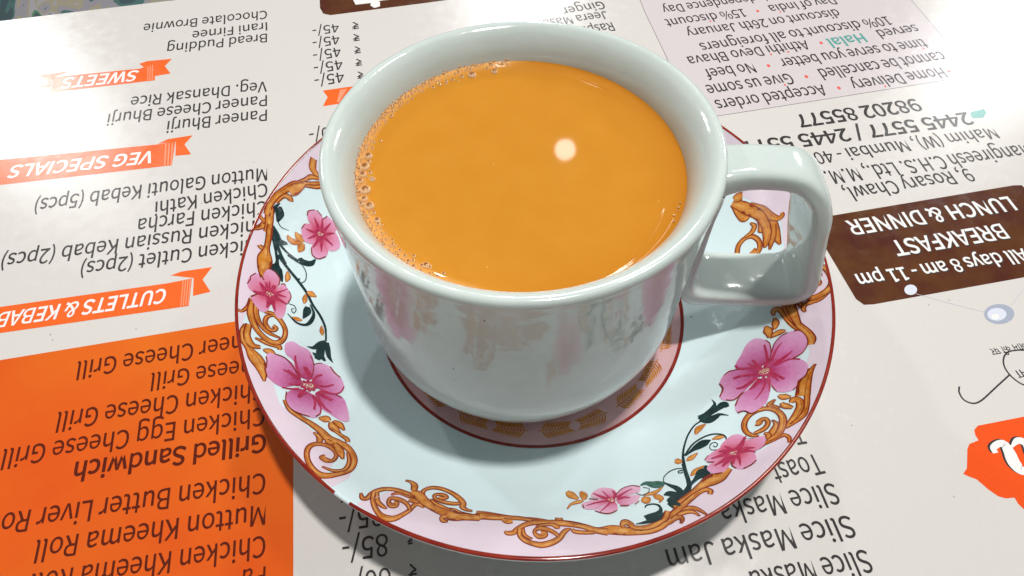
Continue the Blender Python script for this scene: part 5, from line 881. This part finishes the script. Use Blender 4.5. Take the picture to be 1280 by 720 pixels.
b.inputs['Roughness'].default_value = 0.035; b.inputs['IOR'].default_value = 1.36
b.inputs['Subsurface Weight'].default_value = 0.25; b.inputs['Subsurface Radius'].default_value = (0.25, 0.10, 0.03); b.inputs['Subsurface Scale'].default_value = 0.5
V, F, sk, dp = [], [], [], []; NT = 200
RT += .07
rad = [0.001] + [0.3 * i for i in range(1, 10)] + [2.75 + 0.0205 * i for i in range(1, 41)]
for r in rad:
    for k in range(NT):
        a = 2 * math.pi * k / NT
        d = RT - r; zz = 0.085 * math.exp(-max(d, 0) / 0.085) + 0.012 * math.exp(-max(d, 0) / 0.35)
        wob = 0.004 * math.sin(3 * a + 1) + 0.003 * math.sin(7 * a)
        zz += wob * math.exp(-max(d, 0) / 0.3)
        for c_, s_, am in ((math.radians(292), .62, 1.0), (math.radians(190), .35, .7), (math.radians(243), .22, .8), (math.radians(55), .20, .6), (math.radians(325), .30, .9)):
            da = (a - c_ + math.pi) % (2 * math.pi) - math.pi
            rc = 0.30 + 0.10 * math.sin(2.3 * c_) + 0.05 * math.sin(4 * da)
            zz += 0.017 * am * math.exp(-(da / s_) ** 2 * 1.5) * math.exp(-((d - rc) / 0.055) ** 2)
        V.append((r * math.cos(a), r * math.sin(a), zz))
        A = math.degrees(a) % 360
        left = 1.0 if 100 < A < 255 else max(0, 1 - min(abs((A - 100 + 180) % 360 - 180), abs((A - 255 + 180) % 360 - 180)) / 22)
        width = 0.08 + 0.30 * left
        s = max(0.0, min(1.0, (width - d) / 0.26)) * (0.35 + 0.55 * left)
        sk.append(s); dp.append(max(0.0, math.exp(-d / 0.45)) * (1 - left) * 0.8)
for i in range(len(rad) - 1):
    for k in range(NT):
        k2 = (k + 1) % NT; F.append((i * NT + k, (i + 1) * NT + k, (i + 1) * NT + k2, i * NT + k2))
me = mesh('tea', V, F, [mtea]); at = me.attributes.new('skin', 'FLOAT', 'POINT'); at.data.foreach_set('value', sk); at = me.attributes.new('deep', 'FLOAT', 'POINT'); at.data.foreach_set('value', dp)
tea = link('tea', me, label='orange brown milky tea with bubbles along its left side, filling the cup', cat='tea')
tea.location = (TC.x, TC.y, ZT)
RT -= .07
# bubbles: glossy domes
mb, nt, b = nmat('bubble_film')
at = nt.nodes.new('ShaderNodeAttribute'); at.attribute_name = 'rim'; rp = nt.nodes.new('ShaderNodeValToRGB'); nt.links.new(at.outputs['Fac'], rp.inputs[0])
e = rp.color_ramp.elements; e[0].position = 0.22; e[0].color = (0.30, 0.10, 0.012, 1); e[1].position = 0.52; e[1].color = (0.86, 0.55, 0.30, 1)
nt.links.new(rp.outputs[0], b.inputs['Base Color']); b.inputs['Roughness'].default_value = 0.04; b.inputs['IOR'].default_value = 1.4; b.inputs['Coat Weight'].default_value = 0.5
def dome(x, y, z, r, V, F, A, n=14, m=5):
    b0 = len(V); V.append((x, y, z + r * .75)); A.append(0.0)
    for j in range(1, m + 1):
        th = math.pi / 2 * j / m
        for k in range(n):
            a = 2 * math.pi * k / n; V.append((x + r * math.sin(th) * math.cos(a), y + r * math.sin(th) * math.sin(a), z + r * .75 * math.cos(th) - (0.15 * r if j == m else 0))); A.append(math.sin(th) ** 2)
    for k in range(n): F.append((b0, b0 + 1 + k, b0 + 1 + (k + 1) % n))
    for j in range(m - 1):
        for k in range(n):
            a, c_ = b0 + 1 + j * n + k, b0 + 1 + j * n + (k + 1) % n; F.append((a, a + n, c_ + n, c_))
def zt(x, y):
    d = RT - math.hypot(x, y); return 0.085 * math.exp(-max(d, 0) / 0.085) + 0.012 * math.exp(-max(d, 0) / 0.35)
def bub(x, y, r):
    V, F, A = [], [], []; dome(0, 0, 0, r, V, F, A)
    me = mesh('bubble', V, F, [mb]); at = me.attributes.new('rim', 'FLOAT', 'POINT'); at.data.foreach_set('value', A)
    o = link('bubble', me, tea); o.location = (x, y, zt(x, y)); return o
spots = []
for x, y, r in DATA['bubble']:
    x, y, r = x / 10 - TC.x, y / 10 - TC.y, r / 10 * 1.6
    q = math.hypot(x, y)
    if q > RT - .06: x *= (RT - .06) / q; y *= (RT - .06) / q
    spots.append((x, y, r)); bub(x, y, r)
rnd = random.Random(3); V, F, A = [], [], []; c_ = 0
for _ in range(6000):
    a = math.radians(rnd.gauss(172, 24) if rnd.random() < .6 else rnd.uniform(95, 250)); d = abs(rnd.gauss(0.07, 0.09)) + 0.03; r = 0.016 + 0.030 * rnd.random() ** 2
    q = RT - d; x, y = q * math.cos(a), q * math.sin(a)
    if d > 0.42 or any((x - s[0]) ** 2 + (y - s[1]) ** 2 < (s[2] + r) ** 2 for s in spots): continue
    spots.append((x, y, r)); dome(x, y, zt(x, y), r, V, F, A, 9, 3); c_ += 1
    if c_ > 300: break
me = mesh('froth', V, F, [mb]); at = me.attributes.new('rim', 'FLOAT', 'POINT'); at.data.foreach_set('value', A)
link('froth', me, tea, kind='stuff')
